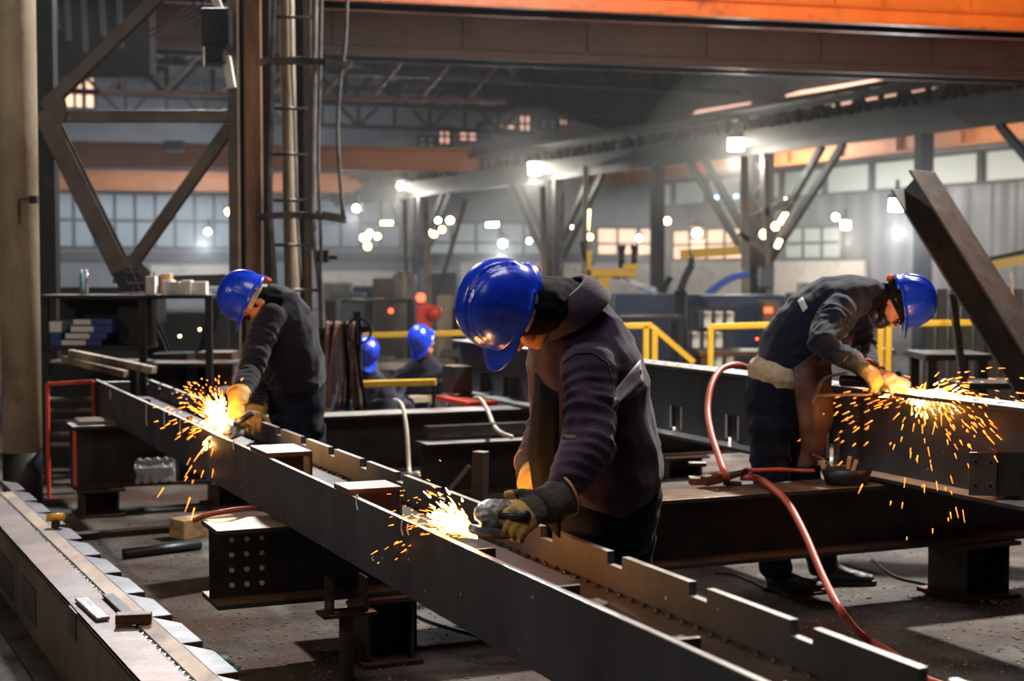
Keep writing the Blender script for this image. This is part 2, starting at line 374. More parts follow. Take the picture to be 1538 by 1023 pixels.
# ---- runway lattice girder of the column row
PR = 18.5
t = truss(D(PR, 14, 4.25), D(PR, 61, 4.25), .85, 66, Z, lattice_m, 'runway_girder', 'long dark lattice runway girder carried on the column row', .2, .09, 'girder')
g = G(); g.sweep(D(PR - .1, 14, 5.15), D(PR - .1, 61, 5.15), rect(.7, .1)); g.obj('walkway_plate', lattice_m, t)
g = G(); g.sweep(D(PR - .25, 14, 4.5), D(PR - .25, 61, 4.5), rect(.04, .35)); g.obj('side_plate', lattice_m, t)
def column(px, label, braces=True):
    T = TX(PR, px); b = D(PR, T, 0); t = thing('lattice_column', label, 'column', b)
    g = G()
    for s1 in (-1, 1): g.bar(b + D1 * .28 * s1, b + D1 * .28 * s1 + Z * 4.15, .16, .28, D2)
    g.obj('post', frame_dark, t)
    g = G()
    for i in range(9):
        z = .3 + i * .42; s1 = 1 if i % 2 else -1
        g.bar(b + D1 * .28 * s1 + Z * z, b - D1 * .28 * s1 + Z * (z + .42), .07, .05, D2)
    g.obj('lacing', frame_dark, t)
    if braces:
        for s1 in (-1, 1):
            for k in (0, .75):
                g = G(); g.bar(b + D1 * .3 * s1 + Z * (1.7 + k * .6), b + D1 * (3.1 - k) * s1 + Z * 4.15, .14, .12, D2); g.obj('brace', frame_dark, t)
    return t
column(1140, 'dark lattice column under the brightest flood lamp with a grey cabinet at its foot')
column(832, 'dark lattice column directly behind the yellow welding gantry')
column(630, 'dark lattice column farthest along the row beside the red machine')
column(1700, 'lattice column of the row beyond the leaning beam')
for px, lb in ((987, 'slim grey steel post between two braced columns'), (1385, 'slim brown steel post standing behind the leaning beam')):
    b = D(PR, TX(PR, px), 0); t = thing('steel_post', lb, 'post', b)
    g = G(); g.sweep(b, b + Z * 4.15, iprof(.2, .3, .03, .03), D2); g.obj('shaft', frame_dark, t)
    g = G(); g.box(b + Z * .02, (.5, .5, .04), (D1, D2, Z)); g.obj('base_plate', frame_dark, t)
# ---- orange runway girder along the side wall
t = thing('runway_girder', 'long ochre crane runway girder along the glazed side wall', 'girder', D(30, 20, 5.2))
g = G(); g.sweep(D(30, 20, 5.75), D(30, 61, 5.75), iprof(.4, 1.1, .06, .06)); g.obj('girder_web', girder_far, t)
for i in range(14): g = G(); g.bar(D(29.9, 21 + i * 3, 5.25), D(29.9, 21 + i * 3, 6.25), .2, .05, D1); g.obj('stiffener_rib', girder_far, t)

# ---- overhead travelling crane: two near girders, two far ones
def girder(A, B, z0, h, m, label, k0, k1, depth=.5, ledge=(.0, .2), edge=None):
    A, B = V((A.x, A.y, z0)), V((B.x, B.y, z0)); A, B = ext(A, B, k0, k1)
    t = thing('crane_girder', label, 'crane girder', A); d = (B - A).normalized(); nrm = d.cross(Z)   # towards viewer
    mid = -nrm * depth / 2
    g = G(); g.sweep(A + mid + Z * h / 2, B + mid + Z * h / 2, rect(depth, h)); g.obj('box_web', m, t)
    for z in ledge:
        g = G(); g.sweep(A + mid + Z * (z + .012), B + mid + Z * (z + .012), rect(depth + .24, .024)); g.obj('flange', edge or m, t, bevel=.004)
    L = (B - A).length; n = int(L / 1.9)
    for i in range(n):
        g = G(); g.box(A + d * (i + .5) * 1.9 + nrm * .02 + Z * (ledge[-1] + (h - ledge[-1]) / 2), (.02, .04, h - ledge[-1]), (d, nrm, Z)); g.obj('stiffener_rib', m, t)
    return t
zg = CH + 390 / F * 18
girder(W(640, 12, 18), W(1538, 52, 20.05), zg, 1.3, girder_orange, 'bright orange crane girder crossing the top of the hall', .9, .32, .5, (0, .2), girder_orange)
zg2 = CH + 317 / F * 22
girder(W(480, 85, 22), W(1538, 122, 24.9), zg2, 1.5, girder_brown, 'brown crane girder hanging just behind the orange one', .9, .02, .5, (0, .14), girder_brown)
zf = CH + 152 / F * 46
girder(W(90, 250, 46), W(760, 250, 49), zf, .75, girder_far, 'ochre crane girder far down the hall with a grey junction box', .3, .1, .4, (0, .6))
girder(W(90, 286, 58), W(640, 287, 61), CH + 116 / F * 58, .75, girder_far, 'lowest and farthest ochre crane girder near the end wall', .25, .1, .4, (0, .6))
g = G(); A = W(262, 219, 45.6); g.box(A, (.55, .3, .3)); tag(g.obj('junction_box', corr_m), 'grey junction box fixed on the far ochre crane girder', 'junction box')
# truss of the crane gangway seen under the brown girder
t = thing('lattice_beam', 'rusty brown lattice beam hung under the roof behind the brown girder', 'lattice beam', W(180, 138, 30))
A, B = W(150, 138, 29), W(760, 152, 32)
g = G(); g.bar(A, B, .1, .1); g.obj('lower_chord', girder_brown, t)
g = G(); g.bar(A + Z * .9, B + Z * .9, .1, .1); g.obj('upper_chord', girder_brown, t)
for i in range(8):
    g = G(); a, b = A.lerp(B, i / 8 + .02), A.lerp(B, (i + 1) / 8 - .01)
    g.bar(a, b + Z * .9, .07, .07, V((0, 1, 0))); g.obj('diagonal', girder_brown, t)

# ================================================================== LAMPS
LIGHTS = []
def light(kind, name, loc, energy, color=(1, 1, 1), radius=.15, target=None, size=1, spot=None, sizey=None):
    l = bpy.data.lights.new(name, kind); l.energy = energy; l.color = color
    if kind == 'AREA':
        l.size = size
        if sizey: l.shape = 'RECTANGLE'; l.size_y = sizey
    else: l.shadow_soft_size = radius
    if spot: l.spot_size, l.spot_blend = spot
    o = bpy.data.objects.new(name, l); C.objects.link(o); o.location = V(loc)
    if target is not None: o.rotation_euler = (V(target) - V(loc)).to_track_quat('-Z', 'Y').to_euler()
    return o
def flood(px, py, Y, m, label, w=.5, h=.4, power=0, color=(1, .95, .82), tilt=.5, arm=.35):
    c = W(px, py, Y); t = thing('flood_lamp', label, 'lamp', c)
    n = V((-.15, -1, -tilt)).normalized(); x = n.cross(Z).normalized(); u = x.cross(n)
    g = G(); g.box(c - n * .1, (w * 1.1, .16, h * 1.1), (x, n, u)); g.obj('housing', frame_dark, t)
    g = G()
    if Y > 46: w *= .7; h *= .7; g.rod(c - n * .02, c + n * .02, w / 2, 16)
    else: g.box(c, (w, .04, h), (x, n, u))
    g.obj('lens', m, t)
    if arm:
        g = G(); g.bar(c - n * .18, c - n * .18 + Z * arm, .06, .06, V((0, 1, 0))); g.obj('bracket', frame_dark, t)
    if power:
        light('POINT', 'flood_light', c + n * .5 - Z * .2, power * .2, color, .1)
        rr_ = 2.2; g = G(); g.ball(c + n * .3 - Z * .3, rr_, n=14); o = g.obj('smoke', halo_smoke_m); o['kind'] = 'stuff'; o['category'] = 'smoke'; o['label'] = 'thin smoke glowing around the ' + label.split(',')[0]  # smoke ball added only to give the lamp its halo
    return t
flood(602, 279, TX(PR - .5, 602) * .918 + .397 * PR, lamp_w, 'white flood lamp on the runway girder, farthest of the three in line', .34, .4, 1500)
flood(804, 253, TX(PR - .5, 804) * .918 + .397 * PR, lamp_w, 'white flood lamp on the runway girder, middle of the three in line', .36, .34, 1800)
flood(1105, 217, TX(PR - .5, 1105) * .918 + .397 * PR, lamp_w, 'large white flood lamp on the runway girder beside the cabinet column', .32, .26, 2000)
flood(1349, 308, 27, lamp_b, 'cool white flood lamp glaring behind the head of the leaning beam', .3, .22, 1200, (.85, .93, 1), .7)
flood(312, 348, 50, lamp_b, 'cool lamp glowing low between the trestle and the ladder column', .26, .26, 1500, (.85, .93, 1))
flood(535, 313, 52, lamp_w, 'small round lamp glowing just past the cage ladder', .3, .3, 700, (.95, .97, 1))
flood(755, 366, 52, lamp_b, 'cool white lamp shining low in the haze above the nearest helmet', .34, .34, 1600, (.88, .95, 1))
flood(795, 362, 53, lamp_b, 'smaller cool lamp beside the one above the nearest helmet', .22, .22, 0)
flood(960, 358, 51, lamp_w, 'round lamp in front of the pink lit window panes', .26, .26, 500)
flood(1047, 350, 47, lamp_y, 'warm lamp cluster against the lit side windows', .4, .4, 700, (1, .85, .6))
flood(1270, 338, 40, lamp_w, 'yellowish lamp on a thin arm over the pale wall', .22, .2, 900, (1, .95, .75))
flood(343, 318, 50, lamp_y, 'warm street style lamp on a curved arm beside the rust post', .3, .2, 0)
flood(1402, 173, 33, lamp_y, 'twin warm lamp tucked in the lattice above the leaning beam', .14, .12, 0, arm=.2)
flood(1387, 173, 33, lamp_y, 'smaller of the twin warm lamps tucked in the lattice', .12, .12, 0, arm=.2)
def tube(a, b, Y, r, m, label, cat='lamp'):
    A, B = W(*a, Y), W(*b, Y); t = thing('tube_lamp', label, cat, A)
    g = G(); g.rod(A, B, r); g.obj('glowing_tube', m, t)
    d = (B - A).normalized(); g = G(); g.rod(A - d * .06, A, r * 1.2); g.obj('end_cap', frame_dark, t)
    g = G(); g.rod(B, B + d * .06, r * 1.2); g.obj('end_cap', frame_dark, t)
tube((883, 315), (880, 350), 45, .07, lamp_y, 'upright warm tube lamp behind the yellow gantry')
tube((731, 338), (748, 337), 50, .06, lamp_w, 'short level tube lamp above the nearest helmet')
tube((572, 335), (590, 335), 50, .06, lamp_y, 'short level warm tube lamp past the cage ladder')
tube((1170, 337), (1186, 310), 33, .05, lamp_y, 'slanted warm tube lamp wound on the cabinet column')
tube((1166, 372), (1172, 360), 33, .05, lamp_y, 'stubby orange tube lamp low on the cabinet column')
for i, x in enumerate((1075, 1089, 1106, 1116, 1136, 1148)):
    tube((x - 4, 297 - i * .9), (x + 4, 296 - i * .9), 46, .045, tube_b, 'blue glowing tube in the level row behind the cabinet column', 'lamp')
for o in list(C.objects):
    if o.get('label', '').startswith('blue glowing tube'): o['group'] = 'row of blue tubes'
for i, (x, y) in enumerate([(658, 331), (664, 345), (676, 331), (645, 350), (652, 352), (546, 357), (552, 356), (567, 355), (552, 370), (856, 340), (886, 356), (1002, 332), (1182, 302), (1165, 340), (1148, 352), (1255, 326), (555, 540 - 190)]):
    c = W(x, y, 44 if x < 1100 else 33.2); g = G(); g.ball(c, .07 + .03 * (i % 3) / 2, n=8)
    o = tag(g.obj('bulb', lamp_y if i % 3 else lamp_w, smooth=True), 'tiny glowing bulb scattered in the haze beyond the columns', 'lamp', 'distant bulbs in the haze')

# unseen lamps: hall key and rim, plus added fills and washes
light('SPOT', 'key_light', (4.6, 13.0, 8.2), 9000, (1, .96, .9), .25, (.6, 7.4, 0), spot=(1.75, .35))
light('SPOT', 'rim_light', (-3.2, 15.5, 6.5), 3600, (.9, .95, 1), .3, (-.6, 8, .6), spot=(1.5, .5))
light('AREA', 'fill_light', (-3.5, -1.5, 6.5), 75, (.95, .97, 1), target=(0, 6.5, .8), size=3.5)
light('POINT', 'side_light', (-6.0, 4.0, 3.6), 300, (1, .86, .66), .3)
light('AREA', 'crane_light', (7.5, 12, 3.0), 420, (1, .8, .55), target=(7, 19, 6), size=1.5)  # added lamp without fixture, brightens the orange girder
for i, (p, q, e) in enumerate([(4, 24, 260), (6, 36, 260), (6, 50, 400), (25, 34, 450), (25, 48, 650), (-10, 46, 260)]):
    b = D(p, q, 6.9 if p < 20 else 6.3); light('AREA', 'bay_light', b, e, (.95, .97, 1), target=b - Z, size=3)  # added area lamps, no fixtures, lift the far hall
for i, (p, q, tp, tq, e, c) in enumerate([(27, 44, 34, 44, 1300, (1, .86, .74)), (27, 34, 34, 34, 260, (1, .93, .84)), (12, 52, 12, 62, 800, (.9, .95, 1)), (-4, 52, -4, 62, 420, (.85, .92, 1)), (-18, 52, -18, 62, 260, (.85, .92, 1))]):
    light('AREA', 'wall_light', D(p, q, 4.6), e, c, target=D(tp, tq, 1.8), size=2.5)  # added washes, no fixtures, brighten the far walls
light('AREA', 'overhead_light', (.4, 4.6, 5.2), 95, (1, .97, .97), target=(.2, 5.2, 0), size=2)
light('AREA', 'hall_light', (2.5, 12.5, 5.2), 420, (1, .96, .9), target=(2.5, 21, .6), size=2.5)  # added fill from the viewer side for the mid-hall clutter
wd = bpy.data.worlds.new('world'); sc.world = wd; wd.use_nodes = True
wd.node_tree.nodes['Background'].inputs[0].default_value = (.32, .38, .5, 1)
wd.node_tree.nodes['Background'].inputs[1].default_value = .03
g = G(); g.hexa([D(-38, 11.5, .12), D(PW - .6, 11.5, .12), D(PW - .6, QE - .5, .12), D(-38, QE - .5, .12), D(-38, 11.5, 3.9), D(PW - .6, 11.5, 3.9), D(PW - .6, QE - .5, 3.9), D(-38, QE - .5, 3.9)]); o = g.obj('haze', haze_m); o['kind'] = 'stuff'; o['label'] = 'thin blue smoke haze filling the far hall'; o['category'] = 'haze'
exec_later = []

# ================================================================== STEEL FRAME ON THE FLOOR
# ---- main H-section laid on its side: front flange, web, notched back flange
p0, p1 = 1.602, 1.97
tA, tB = TX(p0, 142), 2.0
t = thing('steel_channel', 'long dark H-section on its side with notched back flange, ground by two workers', 'steel beam', D(p0, 5, .61))
g = G(); g.hexa([D(p0, tB, .609), D(p0 + .02, tB, .609), D(p0 + .02, tA, .609), D(p0, tA, .609), D(p0, tB, .85), D(p0 + .02, tB, .85), D(p0 + .02, tA, .85), D(p0, tA, .85)])
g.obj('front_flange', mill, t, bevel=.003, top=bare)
g = G(); g.hexa([D(p0 + .02, tB, .722), D(p1 - .02, tB, .722), D(p1 - .02, tA - .3, .722), D(p0 + .02, tA - .3, .722), D(p0 + .02, tB, .742), D(p1 - .02, tB, .742), D(p1 - .02, tA - .3, .742), D(p0 + .02, tA - .3, .742)])
g.obj('web', web_steel, t)
tn = TX(p1, 1237.6); pitch, gap = .457, .088      # the tooth begins at tn and runs towards the viewer
prof = []; tend = TX(p1, 222); tt = tn - 2 * pitch
prof.append((tt - .3, .609)); prof.append((tt - .3, .85))
while tt + gap < tend:
    prof += [(tt, .85), (tt, .815), (tt + gap, .815), (tt + gap, .85)]; tt += pitch
prof += [(tend, .85), (tend, .609)]
g = G(); a = [[D(p1 - .022 + d, q, z) for q, z in prof] for d in (0, .022)]
va = [[g.b.verts.new(x) for x in r] for r in a]
for i in range(len(prof)):
    j = (i + 1) % len(prof); g.face((va[0][i], va[0][j], va[1][j], va[1][i]))
for s in (0, 1):       # side faces as quads under each step
    for i in range(1, len(prof) - 2):
        if abs(prof[i][1] - prof[i + 1][1]) < 1e-6:
            lo = [g.b.verts.new(D(p1 - .022 + .022 * s, q, .609)) for q in (prof[i][0], prof[i + 1][0])]
            g.face((va[s][i], va[s][i + 1], lo[1], lo[0]))
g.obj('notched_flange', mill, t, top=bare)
for i, px in enumerate((203, 262, 700, 823, 1000)):     # small stiffener tabs inside the channel
    q = TX(p0, px); g = G(); g.box(D(p0 + .055, q, .795), (.07, .012, .10), (D2, D1, Z)); g.obj('stiffener_tab', rust_steel, t, bevel=.002, top=bare_warm)
q = TX(p0, 150); g = G(); g.box(D(p0 + .11, q, .79), (.18, .02, .12), (D2, D1, Z)); g.obj('end_plate', dark_steel, t, bevel=.002, top=bare)
g = G()
for i in range(120):      # weld bead along the notched flange
    q = 2.2 + i * .07; g.ball(D(p1 - .03, q, .745), (.006, .03, .006), n=4)
g.obj('weld_bead', weld, t)
def chalk(pts, name='chalk_mark'):
    g = G(); g.path(pts, .0035, 5, 4); return g
for x, y0, y1 in ((165, 586, 600), (219, 607, 640), (246, 618, 640), (270, 630, 655), (350, 662, 676), (536, 745, 768), (604, 785, 806), (613, 790, 806), (560, 838, 846)):
    q = TX(p0, x); Y = D(p0, q, 0).y
    za, zb = (CH - (y - HOR) * Y / F for y in (y0, y1))
    ch = G(); ch.path([D(p0 - .001, q, za), D(p0 - .001, q + .01, (za + zb) / 2), D(p0 - .001, q - .006, zb)], .0035, 5, 3); ch.obj('chalk_mark', paper, t)
def lip(px0, px1, label):      # bent cover clip sitting over the front flange
    qa, qb = TX(p0, px1), TX(p0, px0); c = thing('angle_clip', label, 'steel clip', D(p0, (qa + qb) / 2, .85))
    g = G(); w = .185
    g.loft([[D(p0 - .006 + i, q, j) for i, j in ((0, .852), (w, .852), (w, .744), (w + .012, .744), (w + .012, .872), (0, .872))] for q in (qa, qb)])
    g.obj('bent_plate', rust_steel, c, bevel=.003, top=bare)
    g = G(); g.box(D(p0 - .006 + .09, qa + .05, .80), (.16, .008, .09), (D2, D1, Z)); g.obj('gusset', rust_steel, c)
lip(376, 402, 'bent steel clip on the beam flange near the worker bent beside the ladder')
lip(502.5, 526, 'bent steel clip on the beam flange lit orange by the nearest sparks')

# ---- cross beams under the frame
def ibeam(A, B, w, h, tf, tw, label, m=dark_steel, top=bare_warm, name='steel_beam', end=None):
    t = thing(name, label, 'steel beam', A); A, B = V(A), V(B); d = (B - A).normalized(); x = d.cross(Z)
    for s, n in ((-1, 'bottom_flange'), (1, 'top_flange')):
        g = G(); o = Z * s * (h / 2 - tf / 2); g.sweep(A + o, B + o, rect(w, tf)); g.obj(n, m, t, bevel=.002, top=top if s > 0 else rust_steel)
    g = G(); g.sweep(A, B, rect(tw, h - 2 * tf)); g.obj('web', m, t); return t, d, x
# nearest cross beam: stub on one side of the main beam, long table on the other
c0 = WZ(326, 797.6, .609) + D1 * .15; c0.z = .449
t, d, x = ibeam(c0, c0 + D2 * 5.6, .30, .318, .02, .014, 'dark cross beam under the long beam, its bolted end standing free over the floor')
for i in range(3):
    for j in range(4):
        c = c0 + D2 * (.09 + i * .062) + x * .008 + Z * (.095 - j * .062)
        g = G(); g.rod(c - x * .003, c + x * .008, .0105, 10); g.obj('bolt_washer', bare, t)
c0b = V((c0.x, c0.y, c0.z)) + D2 * 3.38
g = G(); g.box(c0 + D2 * 1.95 + x * .07, (.014, .13, .27), (D2, D1, Z)); g.obj('stiffener', dark_steel, t)
# second cross beam, farther back
e0 = WZ(109, 641, .609); e0.z = .40
t, d, x = ibeam(e0 + D1 * .15, e0 + D1 * .15 + D2 * 6.4, .3, .418, .02, .014, 'dark cross beam farther back, under the far end of the long beam', top=bare)
g = G(); g.box(e0 + D1 * .0 + D2 * .01 + Z * 0, (.016, .05, .36), (D2, D1, Z)); g.obj('red_edge', redp, t)
g = G(); g.box(e0 + D1 * .17 + D2 * .22 + Z * .224, (.34, .26, .03), (D2, D1, Z)); o = tag(g.obj('steel_plate', bare_warm, bevel=.003), 'small rusty steel plate lying on the end of the farther cross beam', 'plate')
# short beam between the two cross beams
s0 = W(641, 667, 9.15); s0.z = .43
t, d, x = ibeam(s0 + D1 * .1, s0 + D1 * .1 + D2 * 1.5, .22, .32, .018, .012, 'short dark I-beam standing between the two long beams', top=bare)
g = G(); g.bar(s0 + D1 * .18 + D2 * .06 + Z * .215, s0 + D1 * .18 + D2 * 1.4 + Z * .215, .1, .07); g.obj('lying_bar', grey_edge, t, bevel=.003)
# ---- back long beam with slots
pb = 4.664; zb, zt = .64, 1.05
tl, tr = TX(pb, 690), TX(pb, 1900)
t = thing('slotted_beam', 'long dark I-beam with slotted web, ground by the worker in the leather apron', 'steel beam', D(pb, 6, zb))
slots = sorted((TX(pb, x1), TX(pb, x0)) for x0, x1 in ((1010, 1026), (1094, 1112), (1247, 1264)))
g = G(); q = tr
zs0, zs1 = .66, .80
for a, b in slots + [(tl, tl)]:
    if a > q: g.box(D(pb, (q + a) / 2, (zb + zt) / 2), (.014, a - q, zt - zb), (D2, D1, Z))
    if b > a: g.box(D(pb, (b + a) / 2, (zs1 + zt) / 2), (.014, b - a, zt - zs1), (D2, D1, Z))
    q = b
g.obj('web', mill, t)
g = G()
for a, b in slots:
    for e in (a, b): g.box(D(pb - .008, e, (zs0 + zs1) / 2), (.006, .012, zs1 - zs0), (D2, D1, Z))
g.obj('weld_edge', bare, t)
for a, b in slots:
    g = G(); g.box(D(pb + .06, (a + b) / 2, .75), (.006, abs(a - b) * 1.8, .22), (D2, D1, Z)); g.obj('backing_plate', blackp, t)  # black plate added behind each slot so the opening stays dark
g = G(); g.hexa([D(pb - .13, tr, zb - .02), D(pb + .13, tr, zb - .02), D(pb + .13, tl, zb - .02), D(pb - .13, tl, zb - .02), D(pb - .13, tr, zb), D(pb + .13, tr, zb), D(pb + .13, tl, zb), D(pb - .13, tl, zb)]); g.obj('bottom_flange', mill, t, bevel=.003, top=bare)
g = G(); g.hexa([D(pb - .07, tr, zt - .02), D(pb + .13, tr, zt - .02), D(pb + .13, tl, zt - .02), D(pb - .07, tl, zt - .02), D(pb - .07, tr, zt), D(pb + .13, tr, zt), D(pb + .13, tl, zt), D(pb - .07, tl, zt)]); g.obj('top_flange', mill, t, bevel=.003, top=bare)
for i in range(34):
    q = TX(pb, 960) - i * .16
    if q < tr: break
    g = G(); g.rod(D(pb + .02, q, zt + .0005), D(pb + .02, q, zt + .002), .016, 10); g.obj('bolt_hole', blackp, t)
for i, x0 in enumerate((705, 735, 780, 770)):
    q = TX(pb, x0); g = G(); g.box(D(pb - .04, q, .74 + .0 * i), (.08, .012, .16), (D2, D1, Z)); g.obj('stiffener', dark_steel, t)
o = G(); o.box(D(pb - .22, TX(pb, 725), .76), (.16, .26, .22), (D2, D1, Z)); tag(o.obj('steel_box', dark_steel, bevel=.004, top=bare_warm), 'small dark steel box beside the far end of the slotted beam', 'steel box')
o = G(); o.box(D(pb - .25, TX(pb, 745), .61), (.25, .7, .04), (D2, D1, Z)); tag(o.obj('red_plate', redp, bevel=.003), 'flat red plate under the far end of the slotted beam', 'plate')
# ---- box tube with bolt holes on the near cross beam
xb = W(1456, 682, 6.62); c = thing('box_tube', 'short square steel tube with four bolt holes in its end plate', 'steel tube', xb)
vd = (W(1538, 690, 7.0) - W(1496, 690, 6.55)); vd.z = 0; vd.normalize(); fd = V((.985, -.17, 0)); bd = V((.17, .985, 0))
pl = W(1476, 712, 6.6); S = 40 / F * 6.6; Hh = 66 / F * 6.6
g = G(); g.box(pl, (S, .014, Hh), (fd, bd, Z)); g.obj('end_plate', frame_m, c, bevel=.002, top=bare_warm)
for i in (-1, 1):
    for j in (-1, 1):
        h = pl + fd * i * S * .27 + Z * j * Hh * .27 - bd * .007
        g = G(); g.rod(h, h - bd * .002, .011, 12); g.obj('bolt_hole', blackp, c)
        g = G(); g.lathe([(.0105, 0), (.0125, 0), (.0125, .003), (.0105, .003)], Matrix.Translation(h) @ bd.to_track_quat('Z', 'Y').to_matrix().to_4x4() @ Matrix.Translation((0, 0, -.003)), 14); g.obj('hole_rim', bare_warm, c)
g = G(); a = pl + fd * (S / 2) ; g.box(pl + fd * (.2 + S / 2) + bd * .12 , (.4, .2, Hh), (fd, bd, Z)); g.obj('tube_body', dark_steel, c, bevel=.003, top=rust_steel)
# ---- supports
def ibblock(px, py, Y, w, d, h, label, zc=None):
    b = WZ(px, py) if Y is None else V((W(px, py, Y).x, Y, 0)); t = thing('support_stub', label, 'support', b)
    for z, n in ((.01, 'base_plate'), (h - .01, 'top_plate')):
        g = G(); g.box(b + Z * z, (w, d, .02), (D2, D1, Z)); g.obj(n, dark_steel, t, bevel=.002, top=rust_steel)
    for s in (-1, 1):
        g = G(); g.box(b + D2 * s * (w * .36) + Z * h / 2, (.014, d * .8, h - .04), (D2, D1, Z)); g.obj('side_flange', dark_steel, t)
    g = G(); g.box(b + Z * h / 2, (w * .7, .014, h - .04), (D2, D1, Z)); g.obj('web', dark_steel, t); return t, b
q = c0 + D2 * .72; t, b = ibblock(0, 0, 1, .26, .36, .288, 'short dark I-section stub holding up the bolted cross beam'); 
def moveto(t, b, loc):
    t.location = V((loc.x, loc.y, 0)) + (V(t.location) - b)
moveto(t, b, q - D1 * .02)
q2 = c0 + D2 * 3.85; t, b = ibblock(0, 0, 1, .36, .36, .286, 'dark steel support block under the cross beam below the box tube'); moveto(t, b, q2)
q3 = e0 + D2 * 1.1 + D1 * .16; t, b = ibblock(0, 0, 1, .4, .4, .188, 'low dark steel support under the farther cross beam'); moveto(t, b, q3)
q3 = e0 + D2 * .18 + D1 * .16; t, b = ibblock(0, 0, 1, .3, .4, .188, 'low dark steel support at the red edged end of the farther cross beam'); moveto(t, b, q3)
q3 = e0 + D2 * 4.6 + D1 * .16; t, b = ibblock(0, 0, 1, .4, .4, .188, 'dark steel support beneath the crossing of the farther cross beam and slotted beam'); moveto(t, b, q3)
for i, q4 in enumerate((s0 + D2 * .25 + D1 * .1, s0 + D2 * 1.3 + D1 * .1)):
    t, b = ibblock(0, 0, 1, .24, .24, .267, ['steel stub under the free end of the short I-beam', 'steel stub under the hidden end of the short I-beam'][i]); moveto(t, b, q4)
# clamp seat hanging on the near flange
st = W(520, 885, 6.05); t = thing('cheek_clamp', 'upright dark clamp cheeks on a plate in front of the bolted cross beam', 'clamp', V((st.x, st.y, .27)))
g = G(); g.box(V((st.x, st.y, .275)), (.22, .12, .014), (D2, D1, Z)); g.obj('seat_plate', dark_steel, t, bevel=.002, top=rust_steel)
for s in (-1, 1):
    g = G(); g.box(V((st.x, st.y, .352)) + D2 * .07 * s, (.014, .1, .14), (D2, D1, Z)); g.obj('cheek', grey_edge, t, bevel=.004)
g = G(); g.rod(V((st.x, st.y, .26)), V((st.x, st.y, 0)), .03); g.obj('leg', dark_steel, t)
# ---- foreground beam lying at the lower edge
dl = V((-.438, .899, 0)); dx = V((.899, .438, 0))
def DL(p, q, z): return dx * p + dl * q + Z * z
lp, lz = 1.025, .35; qa, qb = 2.6, 9.2
t = thing('floor_beam', 'rusty beam lying on the floor with a weld seam and stepped edge plates on top', 'steel beam', DL(lp, 5, 0))
def LB(u0, u1, z0, z1, m, n, a=qa, b=qb, top=None, bevel=.002):
    g = G(); g.hexa([DL(lp + u0, a, z0), DL(lp + u1, a, z0), DL(lp + u1, b, z0), DL(lp + u0, b, z0), DL(lp + u0, a, z1), DL(lp + u1, a, z1), DL(lp + u1, b, z1), DL(lp + u0, b, z1)])
    return g.obj(n, m, t, bevel=bevel, top=top)
LB(0, .013, .02, lz, mat('olive_mill', (74, 66, 50), (104, 94, 74), rust=(60, 46, 34), ramt=.55, rough=.5, metal=.3, scale=3, sx=(1, 1, .4)), 'front_web', top=bare)
LB(.0, .15, lz - .016, lz, mat('rose_steel', (84, 66, 58), (112, 100, 94), rust=(102, 64, 42), ramt=.5, rough=.48, metal=.45, scale=5), 'near_top_plate')
LB(.165, .245, lz - .016, lz + .004, tan_steel, 'far_top_plate')
LB(.145, .168, lz - .03, lz - .004, weld, 'weld_groove')
LB(.245, .275, .02, lz - .016, dark_steel, 'back_web')
LB(-.1, .34, .0, .02, dark_steel, 'bottom_flange', top=grey_edge)
g = G()
for i in range(100): g.ball(DL(lp + .157 + R.uniform(-.004, .004), qa + .1 + i * .065, lz - .004), (.008, .022, .005), n=4)
g.obj('weld_bead', chrome, t)
for i in range(15):
    q = qa + .35 + i * .45
    g = G(); g.hexa([DL(lp + .235, q, lz - .02), DL(lp + .315, q, lz - .02), DL(lp + .315, q + .3, lz - .02), DL(lp + .235, q + .45, lz - .02), DL(lp + .235, q, lz + .005), DL(lp + .315, q, lz + .005), DL(lp + .315, q + .3, lz + .005), DL(lp + .235, q + .45, lz + .005)])
    g.obj('edge_plate', grey_edge, t, bevel=.003)
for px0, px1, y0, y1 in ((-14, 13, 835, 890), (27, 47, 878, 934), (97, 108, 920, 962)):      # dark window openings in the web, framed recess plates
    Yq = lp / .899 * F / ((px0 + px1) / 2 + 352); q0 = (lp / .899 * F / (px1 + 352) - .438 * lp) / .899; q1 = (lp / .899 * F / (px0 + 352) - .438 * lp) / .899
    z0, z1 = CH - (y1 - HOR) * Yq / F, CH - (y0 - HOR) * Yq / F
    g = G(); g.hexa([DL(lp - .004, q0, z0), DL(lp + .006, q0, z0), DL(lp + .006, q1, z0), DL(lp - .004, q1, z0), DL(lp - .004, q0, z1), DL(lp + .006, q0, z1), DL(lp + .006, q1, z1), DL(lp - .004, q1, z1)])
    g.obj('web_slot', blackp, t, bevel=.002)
def onl(px, py, z=lz + .004): return WZ(px, py, z)
a, b = onl(122, 902), onl(155, 932); g = G(); g.bar(a + Z * .006, b + Z * .006, .05, .012); tag(g.obj('flat_bar', chrome, bevel=.003), 'short shiny flat bar lying beside the weld seam of the floor beam', 'flat bar')
a, b = onl(162, 896), onl(192, 924); g = G(); g.bar(a + Z * .006, b + Z * .006, .045, .012); tag(g.obj('flat_bar', dark_steel, bevel=.003), 'dark flat bar leading up to the square bar on the floor beam', 'flat bar')
a, b = onl(174, 938), onl(228, 936); g = G(); g.bar(a + Z * .022, b + Z * .022, .06, .036); tag(g.obj('square_bar', rust_steel, bevel=.003), 'rusty square bar laid across the floor beam', 'steel bar')
a = WZ(70, 786, .0); Yb = 7.6; a, b = W(71, 778, Yb), W(96, 776, Yb)
t = thing('tube_offcut', 'yellow tube offcut standing by the floor beam near the round column', 'tube offcut', (a + b) / 2)
